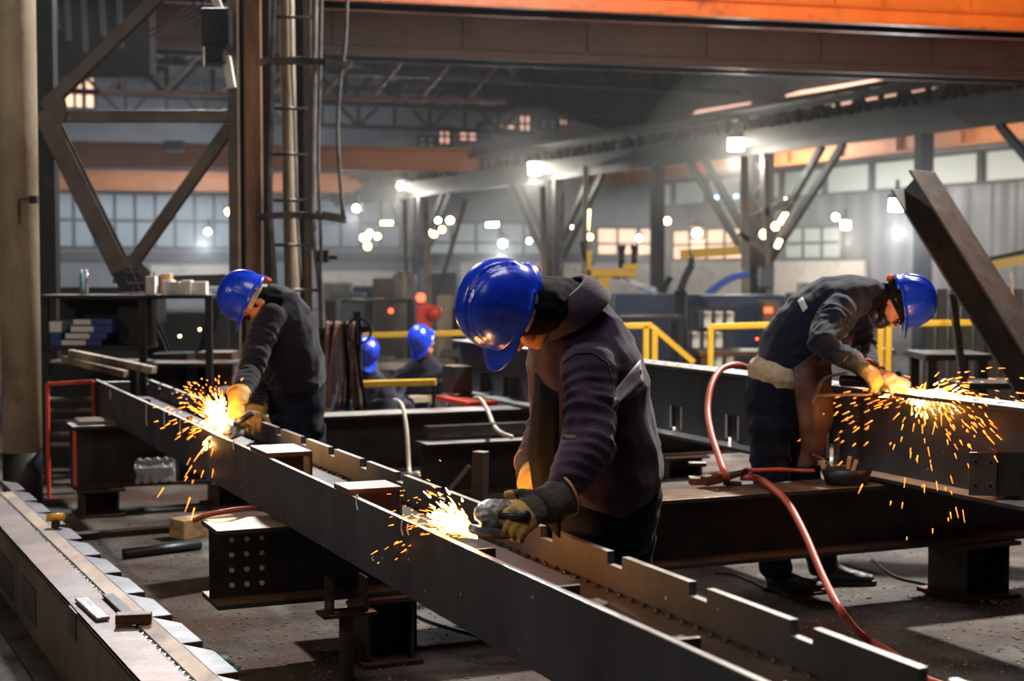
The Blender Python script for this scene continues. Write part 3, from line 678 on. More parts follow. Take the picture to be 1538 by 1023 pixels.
g = G(); g.rod(a, b, .02); g.obj('tube', yellow, t, True); g = G(); g.rod((a + b) / 2 - Z * .02, V(((a.x + b.x) / 2, (a.y + b.y) / 2, 0)), .022); g.obj('stand', dark_steel, t)
# rag heap at the lower edge
for i, (x, y) in enumerate(((318, 990), (330, 998), (336, 1006), (345, 1014))):
    a = WZ(x, y, .012 + .01 * i); g = G(); pts = [a + V((-.05, .01, 0)), a + V((0, -.01 * (i % 2), .012)), a + V((.06, .012, 0))]
    rings = []
    for p in pts: rings.append([p + V((0, -.02, -.004)), p + V((.005, .02, -.002)), p + V((.004, .02, .006)), p + V((0, -.02, .004))])
    g.loft(rings); tag(g.obj('metal_strip', teal if i % 2 == 0 else grey_edge, bevel=.002), ['thin teal scrap strip, topmost in the fan on the floor by the floor beam', 'grey scrap strip second in the fan beside the floor beam', 'thin teal scrap strip third in the fan beside the floor beam', 'grey scrap strip lowest in the fan beside the floor beam'][i], 'scrap strip')

# ---- things under and around the frame
t0_ = W(302, 742, 9.4); a, b = W(264, 748, 9.25), W(340, 740, 9.5)
a.z = b.z = .06; g = G(); g.bar(a, b, .16, .12); tag(g.obj('timber_block', wood, bevel=.006), 'pale timber block lying on the floor under the long beam', 'timber block')
def onx(P, d, px):      # point of the line P + k d seen at picture column px
    k_ = (px - CX) / F; k_ = (k_ * P.y - P.x) / (d.x - k_ * d.y); return P + d * k_
a, b = onx(e0 + D1 * .04, D2, 204), onx(e0 + D1 * .04, D2, 262); a.z = b.z = .296; g = G()
n = 14
rings = []
for i in range(n):
    f = i / (n - 1); p = a.lerp(b, f); rings.append([p + V((R.uniform(-.01, .01), s1 * .07, s2 * (.08 + .008 * sin(i * 2.1)))) for s1, s2 in ((-1, -1), (1, -1), (1, -.4), (1, .3), (1, 1), (-1, 1), (-.9, .6), (-1.1, .2), (-.9, -.3))])
g.loft(rings); tag(g.obj('foil_package', foil, bevel=.004), 'crumpled silver package stuffed under the long beam', 'package')
a, b = W(95, 762, 9.2), W(262, 748, 9.5); a.z = b.z = .02; g = G(); g.bar(a, b, .08, .04); tag(g.obj('floor_bar', dark_steel, bevel=.003), 'dark flat bar on the floor before the timber block', 'steel bar')
a, b = W(185, 778, 8.6), W(300, 776, 8.9); a.z = b.z = .03; g = G(); g.rod(a, b, .03); tag(g.obj('floor_pipe', blackp, smooth=True), 'black pipe lying on the lit floor near the bolted beam end', 'pipe')
g = G(); h0 = c0 + Z * .162 - D1 * .05
g.path([W(292, 782, 6.35), W(310, 774, 6.3), W(340, 768, 6.3), W(378, 764, 6.5), W(420, 768, 6.9)], .011); tag(g.obj('air_hose', rubber, smooth=True), 'red hose laid over the bolted end of the cross beam', 'hose')
# post with diagonal between the beams
b = W(712, 752, 7.7); tp = W(722, 678, 7.7); b.z = .0
t = thing('tube_post', 'short square steel post with a diagonal strut behind the nearest sparks', 'post', b)
g = G(); g.bar(V((tp.x - .02, tp.y, 0)), tp, .065, .065, V((.5, .86, 0))); g.obj('post', web_steel, t, bevel=.004, top=bare)
g = G(); g.bar(W(705, 700, 7.75), W(668, 745, 7.75), .02, .02, V((.5, .86, 0))); g.obj('strut', web_steel, t)
for i, (pts, lb) in enumerate(((((592, 601, 10.55), (600, 604, 10.5), (606, 616, 10.4), (611, 650, 10.3), (614, 700, 10.2), (617, 712, 10.1), (628, 711, 10.0)), 'pale hose hanging over the farther cross beam in open view'),
                 (((713, 598, 10.9), (722, 600, 10.8), (733, 618, 10.5), (741, 638, 9.6), (752, 650, 9.05), (770, 657, 9.0)), 'pale hose running onto the short I-beam'))):
    g = G(); g.path([W(*p) for p in pts], .014); tag(g.obj('hose', white_hose, smooth=True), lb, 'hose')
a = W(725, 742, 7.9)
g = G(); c = WZ(690, 742, .03); g.box(D(2.5, 6.4, .3), (.9, .5, .02), (D2, D1, Z))
t = tag(g.obj('steel_plate', grey_edge, bevel=.003), 'flat grey steel plate lying behind the notched flange beside the post', 'plate')
for s in (-1, 1):
    g = G(); g.box(D(2.5 + .3 * s, 6.4, .145), (.1, .3, .29), (D2, D1, Z)); o = tag(g.obj('plate_trestle', dark_steel), ['steel block under the flat plate, nearer the long beam', 'steel block under the flat plate, nearer the slotted beam'][s > 0], 'support')
# ---- tools on the near cross beam (top z = .61)
zt2 = .61
def OT(px, py, dz=0): p = WZ(px, py, zt2); p.z += dz; return p
c = OT(1076, 732); t = thing('pneumatic_tool', 'rusty tool with flat jaws lying on the cross beam beside the red hose', 'hand tool', c)
g = G(); g.bar(OT(1035, 728, .02), OT(1062, 728, .02), .09, .035); g.obj('jaw', rust_steel, t, bevel=.004, top=bare)
g = G(); g.bar(OT(1034, 712, .05), OT(1060, 712, .05), .07, .02); g.obj('jaw', grey_edge, t, bevel=.004, top=bare)
g = G(); g.bar(OT(1056, 732, .03), OT(1090, 730, .05), .06, .05); g.obj('body', rust_steel, t, bevel=.008, top=bare_warm)
g = G(); g.rod(OT(1088, 730, .04), OT(1122, 726, .06), .02, 12, .012); g.obj('lever', dark_steel, t, True)
g = G(); g.lathe([(.0, 0), (.045, 0), (.045, .012), (0, .012)], Matrix.Translation(OT(1100, 728, .0))); g.obj('disc', dark_steel, t)
c = OT(1271, 727, .0); t = thing('pan', 'shallow dark metal pan holding rusty scraps on the cross beam', 'pan', c)
M = Matrix.Translation(c) @ Matrix.Diagonal((1, .75, 1, 1))
g = G(); g.lathe([(0, 0), (.098, 0), (.125, .075), (.121, .075), (.095, .005), (0, .005)], M, 28); g.obj('bowl', blackp, t, True)
g = G(); g.path([c + V((.0 + .10 * cos(a), .075 * sin(a) * 1.1, .06)) for a in (pi * .9, pi * .97, pi * 1.05)], .006); g.obj('rim_bead', dark_steel, t)
g = G(); g.path([W(1218, 683, c.y), W(1232, 688, c.y), W(1243, 697, c.y), W(1250, 706, c.y)], .007); tag(g.obj('bent_rod', rust_steel, smooth=True), 'bent rusty rod sticking out of the pan', 'rod')
for i, (x, y) in enumerate(((1236, 697), (1273, 692), (1280, 697))):
    q = W(x, y, c.y); g = G(); g.bar(q - Z * .04, q + Z * .02 + V((.01 * i, 0, 0)), .018, .018, V((0, 1, 0))); tag(g.obj('scrap', card, bevel=.003), ['rusty scrap nearest the bent rod in the pan', 'tallest rusty scrap standing in the middle of the pan', 'rusty scrap leaning on the tallest one in the pan'][i], 'scrap')
# ---- red hoses
g = G(); g.path([W(1135, 557, 8.25), W(1120, 551, 8.2), W(1104, 548, 8.1), W(1082, 556, 8.0), W(1068, 580, 7.85), W(1063, 615, 7.7), W(1068, 650, 7.5), W(1079, 685, 7.3), W(1089, 712, 7.15), OT(1094, 727, .03)], .0165)
tag(g.obj('air_hose', rubber, smooth=True), 'red hose looping from the slotted beam down to the tool', 'hose')
g = G(); fl = WZ(1400, 1024, .016)
g.path([OT(1112, 726, .03), OT(1140, 728, .028), W(1165, 737, 6.98), W(1186, 760, 6.8), W(1210, 805, 6.55), W(1237, 868, 6.25), W(1268, 925, 5.95), WZ(1300, 958, .05), WZ(1345, 985, .017), fl, fl + V((.25, -.25, 0))], .0165)
tag(g.obj('air_hose', rubber, smooth=True), 'red hose hanging from the tool down to the floor before the boots', 'hose')
g = G(); g.path([OT(1118, 724, .06), W(1140, 706, 7.25), W(1170, 705, 7.35), W(1205, 707, 7.35), W(1222, 707, 7.3)], .009)
tag(g.obj('air_hose', rubber, smooth=True), 'thin red hose stretched across the worker in the leather apron', 'hose')
for i, pts in enumerate((((1075, 860), (1100, 862), (1125, 872), (1180, 893), (1240, 890)), ((1310, 840), (1345, 866), (1400, 880), (1480, 905)), ((520, 905), (600, 915), (650, 935), (720, 955)))):
    g = G(); g.path([WZ(x, y, .008) for x, y in pts], .008); tag(g.obj('floor_cable', blackp, smooth=True), ['black cable on the floor around the boots', 'black cable on the floor behind the support block', 'black cable on the floor under the long beam'][i], 'cable')
# ---- leaning beam
A, B = W(1371, 272, 9.6), W(1600, 640, 8.6)
t = thing('leaning_beam', 'heavy dark I-beam leaning steeply across the hall', 'steel beam', B)
d = (B - A).normalized(); upv = V((.736, .769, .255)); x = d.cross(upv).normalized(); u = x.cross(d)
B2 = A + d * ((A.z - .02) / -d.z)
for s, n in ((-1, 'flange'), (1, 'flange')):
    g = G(); g.sweep(A + x * s * .09, B2 + x * s * .09, rect(.016, .23), upv); g.obj(n, web_steel if s > 0 else frame_m, t, bevel=.003)
g = G(); g.sweep(A, B2, rect(.17, .014), upv); g.obj('web', dark_steel, t)
g = G(); g.bar(W(1430, 441, 10.2), V((W(1458, 600, 9.9).x + .08, 9.9, .0)), .045, .045, V((0, 1, 0))); tag(g.obj('leaning_rod', frame_m, bevel=.003), 'slim steel rod propped beside the leaning beam', 'rod')

# ================================================================== PEOPLE
def tubes(g, path, S, n=22):
    P = [V(p[0]) for p in path]; rings = []
    for i, q in enumerate(path):
        t = (P[min(i + 1, len(P) - 1)] - P[max(i - 1, 0)]).normalized()
        s = (S - t * S.dot(t))
        s = s.normalized() if s.length > .1 else t.orthogonal().normalized()
        f = s.cross(t); rs, rf = q[1], (q[2] if len(q) > 2 else q[1])
        rings.append([P[i] + s * rs * cos(2 * pi * k / n) + f * rf * sin(2 * pi * k / n) for k in range(n)])
    # rounded ends
    def cap(r, c, t, h): return [[c + (p - c) * k + t * h * e for p in r] for k, e in ((.85, .5), (.55, .85))]
    t0 = (P[0] - P[1]).normalized(); t1 = (P[-1] - P[-2]).normalized()
    h0 = min(path[0][1], path[0][-1]) * .6; h1 = min(path[-1][1], path[-1][-1]) * .6
    rings = cap(rings[0], P[0], t0, h0)[::-1] + rings + cap(rings[-1], P[-1], t1, h1)
    g.loft(rings)
def skinmesh(g, voxel=.012, smooth=5, folds=(), amp=.0, seed=0, freq=9.0, fine=0.0):
    bmesh.ops.recalc_face_normals(g.b, faces=g.b.faces)
    me = bpy.data.meshes.new('tmp'); g.b.to_mesh(me); g.b.free()
    o = bpy.data.objects.new('tmp', me); C.objects.link(o)
    m = o.modifiers.new('r', 'REMESH'); m.mode = 'VOXEL'; m.voxel_size = voxel
    if smooth:
        m = o.modifiers.new('s', 'SMOOTH'); m.factor = .5; m.iterations = smooth
    dg = bpy.context.evaluated_depsgraph_get(); dg.update()
    out = bpy.data.meshes.new_from_object(o.evaluated_get(dg))
    bpy.data.objects.remove(o); bpy.data.meshes.remove(me)
    if amp or folds:
        sd = V((seed * 3.1, seed * 1.7, seed)); co = [v.co.copy() for v in out.vertices]; nr = [v.normal.copy() for v in out.vertices]
        for v, p, n in zip(out.vertices, co, nr):
            d = 0.0
            if amp:
                w = noise.noise_vector(p * 5 + sd) * .35
                q = V((p.x * freq * .7, p.y * freq * .7, p.z * freq * 1.5)) + w * 2 + sd
                d += amp * (.62 - abs(noise.noise(q)) * 2.6) + amp * .6 * noise.noise(p * freq * 2.1 + sd)
            for A, B, a, fr, tw in folds:
                ab = B - A; L = ab.length; t = ab / L; s = (p - A).dot(t)
                rad = p - A - t * s; rr = rad.length
                if -.05 < s < L + .05 and rr < .16:
                    ang = math.atan2(rad.z, rad.dot(t.cross(Z)) + 1e-6)
                    ph = s * fr + tw * ang + 2.2 * noise.noise(p * 7 + sd)
                    e = max(0, min(1, (s + .05) / .08)) * max(0, min(1, (L + .05 - s) / .08)) * max(0, min(1, (.16 - rr) / .05))
                    d += a * e * (.55 - abs(sin(ph)) * 1.1) * (.5 + noise.noise(p * 4 + sd * 2))
            if fine: d += fine * noise.noise(p * 60)
            v.co = p + n * d
    return out
def frame(f, u):
    f = V(f).normalized(); u = V(u); u = (u - f * u.dot(f)).normalized(); s = u.cross(f)
    return Matrix((f, s, u)).transposed()          # columns: front, left, up
def head(g, c, M):
    def E(p, r): g.ball(c + M @ V(p), r, M, 12)
    E((-.012, 0, .0), (.098, .078, .115)); E((.01, 0, -.05), (.085, .07, .085))
    E((.035, 0, -.105), (.062, .055, .052)); E((.072, 0, -.14), (.026, .03, .022)); E((.078, 0, -.113), (.022, .028, .016))
    E((.092, 0, -.065), (.015, .013, .03)); E((.106, 0, -.082), (.014, .015, .012)); E((.08, 0, -.02), (.016, .05, .014))
    for s in (-1, 1):
        E((.062, .042 * s, -.075), (.028, .022, .024)); E((-.012, .08 * s, -.058), (.02, .009, .034))
def helmet(parent, c, M, knob=True, band=None):
    g = G(); na, ne = 112, 30; rings = []
    for j in range(ne + 1):
        th = (pi / 2) * j / ne * .985; ring = []
        for k in range(na):
            a = 2 * pi * k / na; ce = cos(th) ** .8; h = .162 * sin(th) ** .92
            x, y = .137 * ce * cos(a), .113 * ce * sin(a)
            rad = 1.0
            if abs(y) < .030 and th > .2: rad += .03
            if .033 < abs(y) < .041 and th > .2: rad -= .035
            if .052 < abs(y) < .058 and th > .25: rad -= .02
            if abs(x) < .02 and th < .7: rad += .02
            ring.append((x * rad, y * rad, h * (1 + (rad - 1) * .6)))
        rings.append(ring)
    lipr = [[(x * 1.07, y * 1.08, -.012 - (.02 if x < -.07 else 0)) for x, y, z in rings[0]], [(x * 1.03, y * 1.03, -.002 - (.012 if x < -.07 else 0)) for x, y, z in rings[0]]]
    inner = [[(x * .965, y * .965, z * .965) for x, y, z in r] for r in [lipr[0]] + rings]
    allr = inner[::-1] + lipr + rings
    g.loft([[c + M @ V(p) for p in r] for r in allr])
    sh = g.obj('helmet', helmet_m, parent, smooth=True)
    g = G(); up_, dn_ = [], []
    for k in range(19):
        a = -1.15 + 2.3 * k / 18
        up_.append((a, .133, -.004)); 
    rr = []
    for a, r, z in up_:
        ex = .058 * max(0, cos(a * 1.2)) ** .5
        p0_ = V((.130 * cos(a), .108 * sin(a) * 1.02, .004)); p1_ = V((.140 * cos(a) + ex, .117 * sin(a), -.010 - ex * .12))
        rr.append([p0_, p1_, p1_ - Z * .005, p0_ - Z * .008])
    g.loft([[c + M @ p for p in r] for r in rr]); g.obj('peak', helmet_m, sh, smooth=False, bevel=.002)
    g = G(); rings = []
    for k in range(25):
        a = pi * (.35 + 1.3 * k / 24); rings.append([c + M @ V((.112 * cos(a) * s, .098 * sin(a) * s, z - (.02 if abs(a - pi) < .6 else 0))) for s, z in ((1, -.008), (1, -.04), (.96, -.04), (.96, -.008))])
    g.loft(rings); g.obj('headband', band or beige, sh, smooth=False, bevel=.003)
    if knob:
        g = G(); k0 = c + M @ V((-.115, 0, -.045)); d = M @ V((-1, 0, -.1)); g.rod(k0, k0 + d * .028, .024, 14, .02); g.obj('adjuster_knob', orange_pl, sh, True)
    return sh
def glove(parent, w, xd, zd, side, curl, m=glove_m, cuffm=knit_m, cuff=.07, name='glove', cr=.05, spread=1.0, thumb=(.55, .75, -.35), knit_back=False):
    xd = V(xd).normalized(); zd = V(zd); zd = (zd - xd * zd.dot(xd)).normalized(); yd = zd.cross(xd) * side
    M = Matrix((xd, yd, zd)).transposed(); k = 1.08
    def P(p): return w + M @ (V(p) * k)
    g = G()
    tubes(g, [(P((-.01, 0, 0)), .034, .026), (P((.03, 0, 0)), .042, .025), (P((.07, 0, 0)), .047, .022), (P((.098, 0, -.003)), .043, .016)], M @ V((0, 1, 0)), 16)
    for i, (y, l) in enumerate(((.035, .078), (.012, .088), (-.012, .082), (-.034, .064))):
        p = V((.09, y, 0)); an = .15; pts = [(P(p - V((.02, 0, 0))), .0125)]
        for j, fr in enumerate((.46, .30, .26)):
            an += (curl[i] if isinstance(curl, (list, tuple)) else curl) * (1.0, 1.05, .8)[j]
            p = p + V((cos(an), .05 * (1.5 - i) * spread, -sin(an))) * l * fr; pts.append((P(p), .0125 - .0012 * j))
        tubes(g, pts, M @ V((0, 1, 0)), 10)
    th = V(thumb).normalized(); b = V((.018, .028, -.006)); q = b + th * .05; q2 = q + (th + V((.5, -.25, -.15))).normalized() * .042
    tubes(g, [(P(b), .019), (P(q), .0155), (P(q2), .012)], M @ V((1, 0, 0)), 10)
    me = skinmesh(g, .0052, 2, amp=.0016, seed=side * 3, freq=26)
    o = link(name, me, m, parent, True)
    if knit_back:
        me.materials.append(cuffm)
        for f_ in me.polygons:
            if (f_.center - w).dot(xd) < .084 and f_.normal.dot(zd) > .15: f_.material_index = 1
    if cuff:
        g = G(); rings = []
        for x, r, r2 in ((.028, cr * .93, .034), (0, cr * .9, .034), (-cuff * .5, cr, .044), (-cuff, cr * 1.1, .052)): rings.append([P((x, r * cos(2 * pi * j / 20), r2 * sin(2 * pi * j / 20))) for j in range(20)])
        g.loft(rings); c = g.obj('cuff', cuffm, o, True)
        g = G(); g.lathe([(cr * 1.13, 0), (cr * 1.2, .004), (cr * 1.13, .009), (cr * 1.05, .004)], Matrix.Translation(P((-cuff, 0, 0))) @ M.to_4x4() @ Matrix.Rotation(pi / 2, 4, 'Y') @ Matrix.Diagonal((.95, 1, 1, 1)), 22); g.obj('cuff_hem', m, o, True)
    return o
def boot(parent, heel, fd, z=0):
    fd = V(fd).normalized(); sd = Z.cross(fd); g = G()
    def P(f, s, u): return heel + fd * f + sd * s + Z * u
    rings = []
    for f, w, h in ((-.03, .032, .10), (.0, .042, .11), (.06, .045, .115), (.11, .046, .09), (.17, .052, .07), (.22, .05, .058), (.262, .03, .045)):
        rings.append([P(f, w * cos(a), .005 + h * .5 + h * .5 * sin(a) if sin(a) > -.5 else .012) for a in [2 * pi * k / 16 for k in range(16)]])
    g.loft(rings); tubes(g, [(P(.02, 0, .07), .05, .06), (P(.015, 0, .16), .05, .058), (P(.01, 0, .24), .055, .062)], sd, 16)
    b = link('boot', skinmesh(g, .008, 2, amp=.002, seed=5, freq=20), boot_m, parent, True)
    pt = [(-.045, -.03), (-.045, .03), (.05, .046), (.2, .057), (.27, .035), (.28, 0), (.27, -.035), (.2, -.057), (.05, -.046)]
    g = G(); g.loft([[P(f, w, u) for f, w in pt] for u in (0, .028)]); g.obj('sole', blackp, b, bevel=.004)
    return b
def sheet(rows, thick, m, name, parent, sub=3, amp=.004, seed=0):
    g = G(); vs = [[g.b.verts.new(p) for p in r] for r in rows]
    for a, b in zip(vs, vs[1:]):
        for i in range(len(a) - 1): g.face((a[i], a[i + 1], b[i + 1], b[i]))
    bmesh.ops.subdivide_edges(g.b, edges=g.b.edges[:], cuts=sub, use_grid_fill=True, smooth=.6)
    bmesh.ops.recalc_face_normals(g.b, faces=g.b.faces)
    for v in g.b.verts: v.co += v.normal * amp * noise.noise(v.co * 14 + V((seed, 0, 0)))
    return g.obj(name, m, parent, smooth=True, thick=thick)
camo = V((0, 0, CH))
def decal(target, corners, nx, ny, m, name, parent, lift=.004):
    me = target.data; bv = BVHTree.FromPolygons([v.co for v in me.vertices], [p.vertices[:] for p in me.polygons])
    g = G(); vs = {}
    for j in range(ny + 1):
        for i in range(nx + 1):
            u, v = i / nx, j / ny
            a = (V(corners[0]).lerp(V(corners[1]), u)).lerp(V(corners[3]).lerp(V(corners[2]), u), v)
            d = ray(*a).normalized(); h = bv.ray_cast(camo, d)
            if h[0] is not None: vs[i, j] = g.b.verts.new(h[0] - d * lift)
    for j in range(ny):
        for i in range(nx):
            q = [vs.get(k) for k in ((i, j), (i + 1, j), (i + 1, j + 1), (i, j + 1))]
            if all(q) and max((a.co - q[0].co).length for a in q) < .12: g.face(q)
    return g.obj(name, m, parent, smooth=True, thick=.002)
def limb(g, pts, S):
    tubes(g, [(W(*p[:3]), *p[3:]) for p in pts], S)

def person(label, loc, spec):
    S, Fd = V(spec['S']), V(spec['F'])
    M = frame(*spec['head'][1:3]); hc = W(*spec['head'][0]) - (M @ V((0, 0, 1))) * .0
    g = G(); head(g, hc, M)
    torso = spec['torso']; nb = W(*torso[-1][:3])
    tubes(g, [(nb, .062), (hc + M @ V((-.03, 0, -.07)), .058)], S, 16)
    tubes(g, [(W(*p[:3]), p[3] - .035, p[4] - .035) for p in torso[:-1]] + [(nb, .06, .06)], S)
    for a in spec['arms']: tubes(g, [(W(*p[:3]), max(.022, p[3] - .025)) for p in a], S, 14)
    for a in spec['legs']: tubes(g, [(W(*p[:3]), max(.03, p[3] - .03)) for p in a], S, 14)
    me = skinmesh(g, .0065, 2)
    body = link('person', me, skin_m); tag(body, label, 'person')
    # jacket
    g = G(); folds = []
    limb(g, torso, S)
    for a in spec['arms']:
        limb(g, a, S)
        P = [W(*p[:3]) for p in a]
        mid = len(P) // 2
        folds.append((P[0].lerp(P[1], .45), P[1], .010, 70, 1.2)); folds.append((P[1], P[-1], .012, 85, 1.0))
    Pt = [W(*p[:3]) for p in torso]; folds.append((Pt[0], Pt[2], .007, 55, .6))
    me = skinmesh(g, .0085, 4, folds, spec.get('amp', .007), spec['seed'], 7.5)
    jk = link('jacket', me, spec['jacket'], body, True)
    g = G(); limb(g, spec['hips'], S)
    for a in spec['legs']: limb(g, a, S)
    fl = [(W(*a[0][:3]), W(*a[-1][:3]), .008, 30, .8) for a in spec['legs']]
    tr = link('trousers', skinmesh(g, .011, 4, fl, .008, spec['seed'] + 3, 6.5), trouser_m, body, True)
    h = helmet(body, hc + M @ V((0, 0, .0)), M, band=spec.get('band'))
    for s in (-1, 1):
        g = G(); g.ball(hc + M @ V((.083, .033 * s, -.04)), (.011, .014, .009), M, 8); g.obj('eye', blackp, body, True)
    return body, jk, tr, hc, M

# ---------------- nearest worker
S = V((.397, -.918, 0)); Fd = V((-.918, -.397, 0))
spec = dict(S=S, F=Fd, seed=2, jacket=jacket_m,
    head=((762, 461, 4.56), (-.32, 0, -.95), (-.80, -.52, .27)),
    torso=[(914, 742, 4.84, .20, .165), (906, 722, 4.83, .228, .188), (899, 685, 4.82, .225, .19), (892, 635, 4.80, .225, .188), (884, 580, 4.78, .228, .18), (871, 525, 4.76, .225, .158), (860, 487, 4.74, .185, .125), (846, 462, 4.71, .105, .095), (833, 452, 4.68, .08, .075)],
    hips=[(916, 725, 4.84, .19, .155), (916, 770, 4.84, .195, .155), (915, 800, 4.84, .175, .14)],
    arms=[[(886, 545, 4.60, .088), (888, 605, 4.53, .083), (884, 672, 4.46, .080), (862, 711, 4.42, .066), (841, 741, 4.38, .05)],
          [(862, 535, 4.97, .085), (838, 610, 4.99, .075), (818, 660, 4.97, .07), (800, 692, 4.82, .05)]],
    legs=[[(892, 775, 4.74, .118), (898, 860, 4.75, .108), (905, 960, 4.74, .09), (910, 1060, 4.80, .08), (912, 1125, 4.86, .078)],
          [(934, 772, 4.96, .118), (932, 860, 4.97, .105), (934, 955, 4.95, .09), (940, 1050, 5.02, .08), (944, 1100, 5.06, .078)]])
body, jk, tr, hc, M = person('person in a plum jacket with silver back band bent over the notched beam', None, spec)
g = G()       # balaclava and collar
tubes(g, [(hc + M @ V((-.015, 0, .02)), .092, .096), (hc + M @ V((-.012, 0, -.05)), .1, .096), (hc + M @ V((-.03, 0, -.11)), .095, .084), (W(822, 458, 4.66), .092, .088), (W(838, 462, 4.70), .11, .1)], S)
link('balaclava', skinmesh(g, .008, 3, amp=.005, seed=8, freq=14), blackcloth, body, True)
g = G(); rings = []
for (x, y, Y, rs, rf) in ((858, 476, 4.73, .175, .13), (846, 453, 4.71, .132, .112), (840, 443, 4.70, .112, .098)):
    c = W(x, y, Y); t_ = V((-.55, -.2, .8)).normalized(); s_ = (S - t_ * S.dot(t_)).normalized(); f_ = s_.cross(t_)
    rings.append([c + s_ * rs * cos(2 * pi * k / 28) + f_ * rf * sin(2 * pi * k / 28) for k in range(28)])
rings += [[p + (rings[-1][(k + 14) % 28] - p) * .06 for k, p in enumerate(rings[-1])]]
g.loft(rings, cap=False); g.obj('collar', jacket_m, body, True, thick=.006)
decal(jk, [(922, 588), (962, 540), (967, 572), (921, 613)], 10, 5, band_m, 'reflective_band', body)
decal(jk, [(846, 652), (866, 654), (864, 660), (845, 659)], 5, 2, mat('olive_badge', (86, 84, 60), rough=.8), 'sleeve_badge', body)
# seams: shoulder yoke and sleeve seam, slightly raised welts
def seam(jk, pts, body, m, r=.0035):
    me = jk.data; bv = BVHTree.FromPolygons([v.co for v in me.vertices], [p.vertices[:] for p in me.polygons]); P = []
    for (xa, ya), (xb, yb) in zip(pts, pts[1:]):
        for k in range(4):
            d = ray(xa + (xb - xa) * k / 4, ya + (yb - ya) * k / 4).normalized(); h = bv.ray_cast(camo, d)
            if h[0] is not None: P.append(h[0])
    if len(P) > 3:
        g = G(); g.path(P, r, 6, 2); g.obj('seam', m, body, True)
seam(jk, [(850, 478), (862, 510), (865, 530)], body, jacket_m)
seam(jk, [(845, 545), (865, 531), (890, 530), (912, 545), (920, 575), (922, 620)], body, jacket_m)
# apron and flap
rows = [[W(803, 560, 4.52), W(815, 575, 4.46), W(838, 590, 4.44)], [W(797, 620, 4.55), W(812, 625, 4.46), W(838, 632, 4.43)], [W(792, 680, 4.58), W(808, 685, 4.48), W(838, 690, 4.44)], [W(800, 735, 4.60), W(815, 745, 4.52), W(838, 752, 4.48)], [W(814, 782, 4.58), W(825, 794, 4.54), W(839, 808, 4.50)]]
sheet(rows, .008, blackcloth, 'apron', body, 3, .006)
g = G(); b = W(838, 742, 4.36); g.path([W(835, 745, 4.44), W(838, 760, 4.42), W(840, 775, 4.43)], .006); g.obj('apron_tie', leather, body, True)
Xh = W(782, 775, 4.30) - W(830, 752, 4.36)
glove(body, W(828, 753, 4.355), Xh, V((-.05, -.80, .60)), -1, .55, cuff=.05, cr=.056, thumb=(.8, .75, .1), knit_back=True)
glove(body, W(796, 702, 4.80), W(782, 745, 4.55) - W(798, 700, 4.82), V((-.8, -.3, .5)), 1, .55, cuff=.05, cr=.05, thumb=(.9, .3, -.4))
for a, q in ((W(912, 1150, 4.88), 0), (W(944, 1122, 5.08), 1)):
    boot(body, V((a.x, a.y, 0)), Fd)
# ---------------- worker in the leather apron
S = V((.24, -.97, 0)); Fd = V((.97, .24, 0))
spec = dict(S=S, F=Fd, seed=5, jacket=navy_m, band=blackcloth,
    head=((1357, 453, 7.74), (.15, .02, -.98), (.97, -.16, .15)),
    torso=[(1174, 546, 7.80, .18, .135), (1180, 536, 7.80, .2, .152), (1198, 508, 7.79, .205, .158), (1226, 476, 7.78, .215, .16), (1256, 454, 7.77, .21, .145), (1284, 444, 7.76, .17, .115), (1306, 443, 7.75, .1, .09), (1318, 445, 7.75, .08, .075)],
    hips=[(1161, 574, 7.80, .172, .13), (1160, 605, 7.80, .18, .135), (1162, 640, 7.80, .17, .135)],
    arms=[[(1262, 464, 7.60, .085), (1244, 492, 7.50, .082), (1234, 515, 7.40, .076), (1260, 532, 7.40, .064), (1286, 543, 7.42, .05)],
          [(1290, 458, 7.95, .08), (1292, 495, 8.0, .07), (1298, 525, 7.98, .065), (1306, 552, 7.8, .048)]],
    legs=[[(1158, 640, 7.70, .112), (1157, 700, 7.69, .1), (1160, 760, 7.68, .088), (1163, 820, 7.72, .08), (1166, 856, 7.74, .082)],
          [(1182, 640, 7.90, .112), (1200, 700, 7.88, .1), (1216, 755, 7.86, .086), (1228, 815, 7.9, .078), (1236, 850, 7.92, .08)]])
body2, jk2, tr2, hc2, M2 = person('person in navy jacket and brown leather apron bowed over the slotted beam', None, spec)
g = G(); tubes(g, [(W(1300, 446, 7.75), .098, .09), (W(1318, 447, 7.75), .085, .08), (hc2 + M2 @ V((-.045, 0, -.08)), .074, .066)], S)
link('neck_gaiter', skinmesh(g, .008, 2, amp=.004, seed=4, freq=16), blackcloth, body2, True)
g = G(); g.ball(hc2 + M2 @ V((.06, 0, -.125)), (.062, .062, .058), M2, 12); g.ball(hc2 + M2 @ V((.035, .045, -.15)), (.04, .03, .035), M2, 10); g.ball(hc2 + M2 @ V((.035, -.045, -.15)), (.04, .03, .035), M2, 10)
rs = link('respirator', skinmesh(g, .006, 2), blackp, body2, True)
for k, (f0, u0) in enumerate(((.03, -.085), (.02, -.03))):
    g = G(); rings = []
    for j in range(33):
        a = 2 * pi * j / 32; c = hc2 + M2 @ V((-.0 + .1 * cos(a), .086 * sin(a), u0 - .02 + .035 * cos(a) * (1 if k else -1))); nrm = (M2 @ V((cos(a), sin(a), 0))).normalized(); uu = M2 @ V((0, 0, 1))
        rings.append([c + uu * .012, c - uu * .012, c - uu * .012 + nrm * .005, c + uu * .012 + nrm * .005])
    g.loft(rings[:-1], closed=True); g.obj('head_strap', blackcloth, body2)
g = G(); g.ball(hc2 + M2 @ V((-.045, 0, -.035)), (.075, .086, .05), M2, 10); link('skull_cap', skinmesh(g, .007, 2, amp=.004, seed=2, freq=18), blackcloth, body2, True)
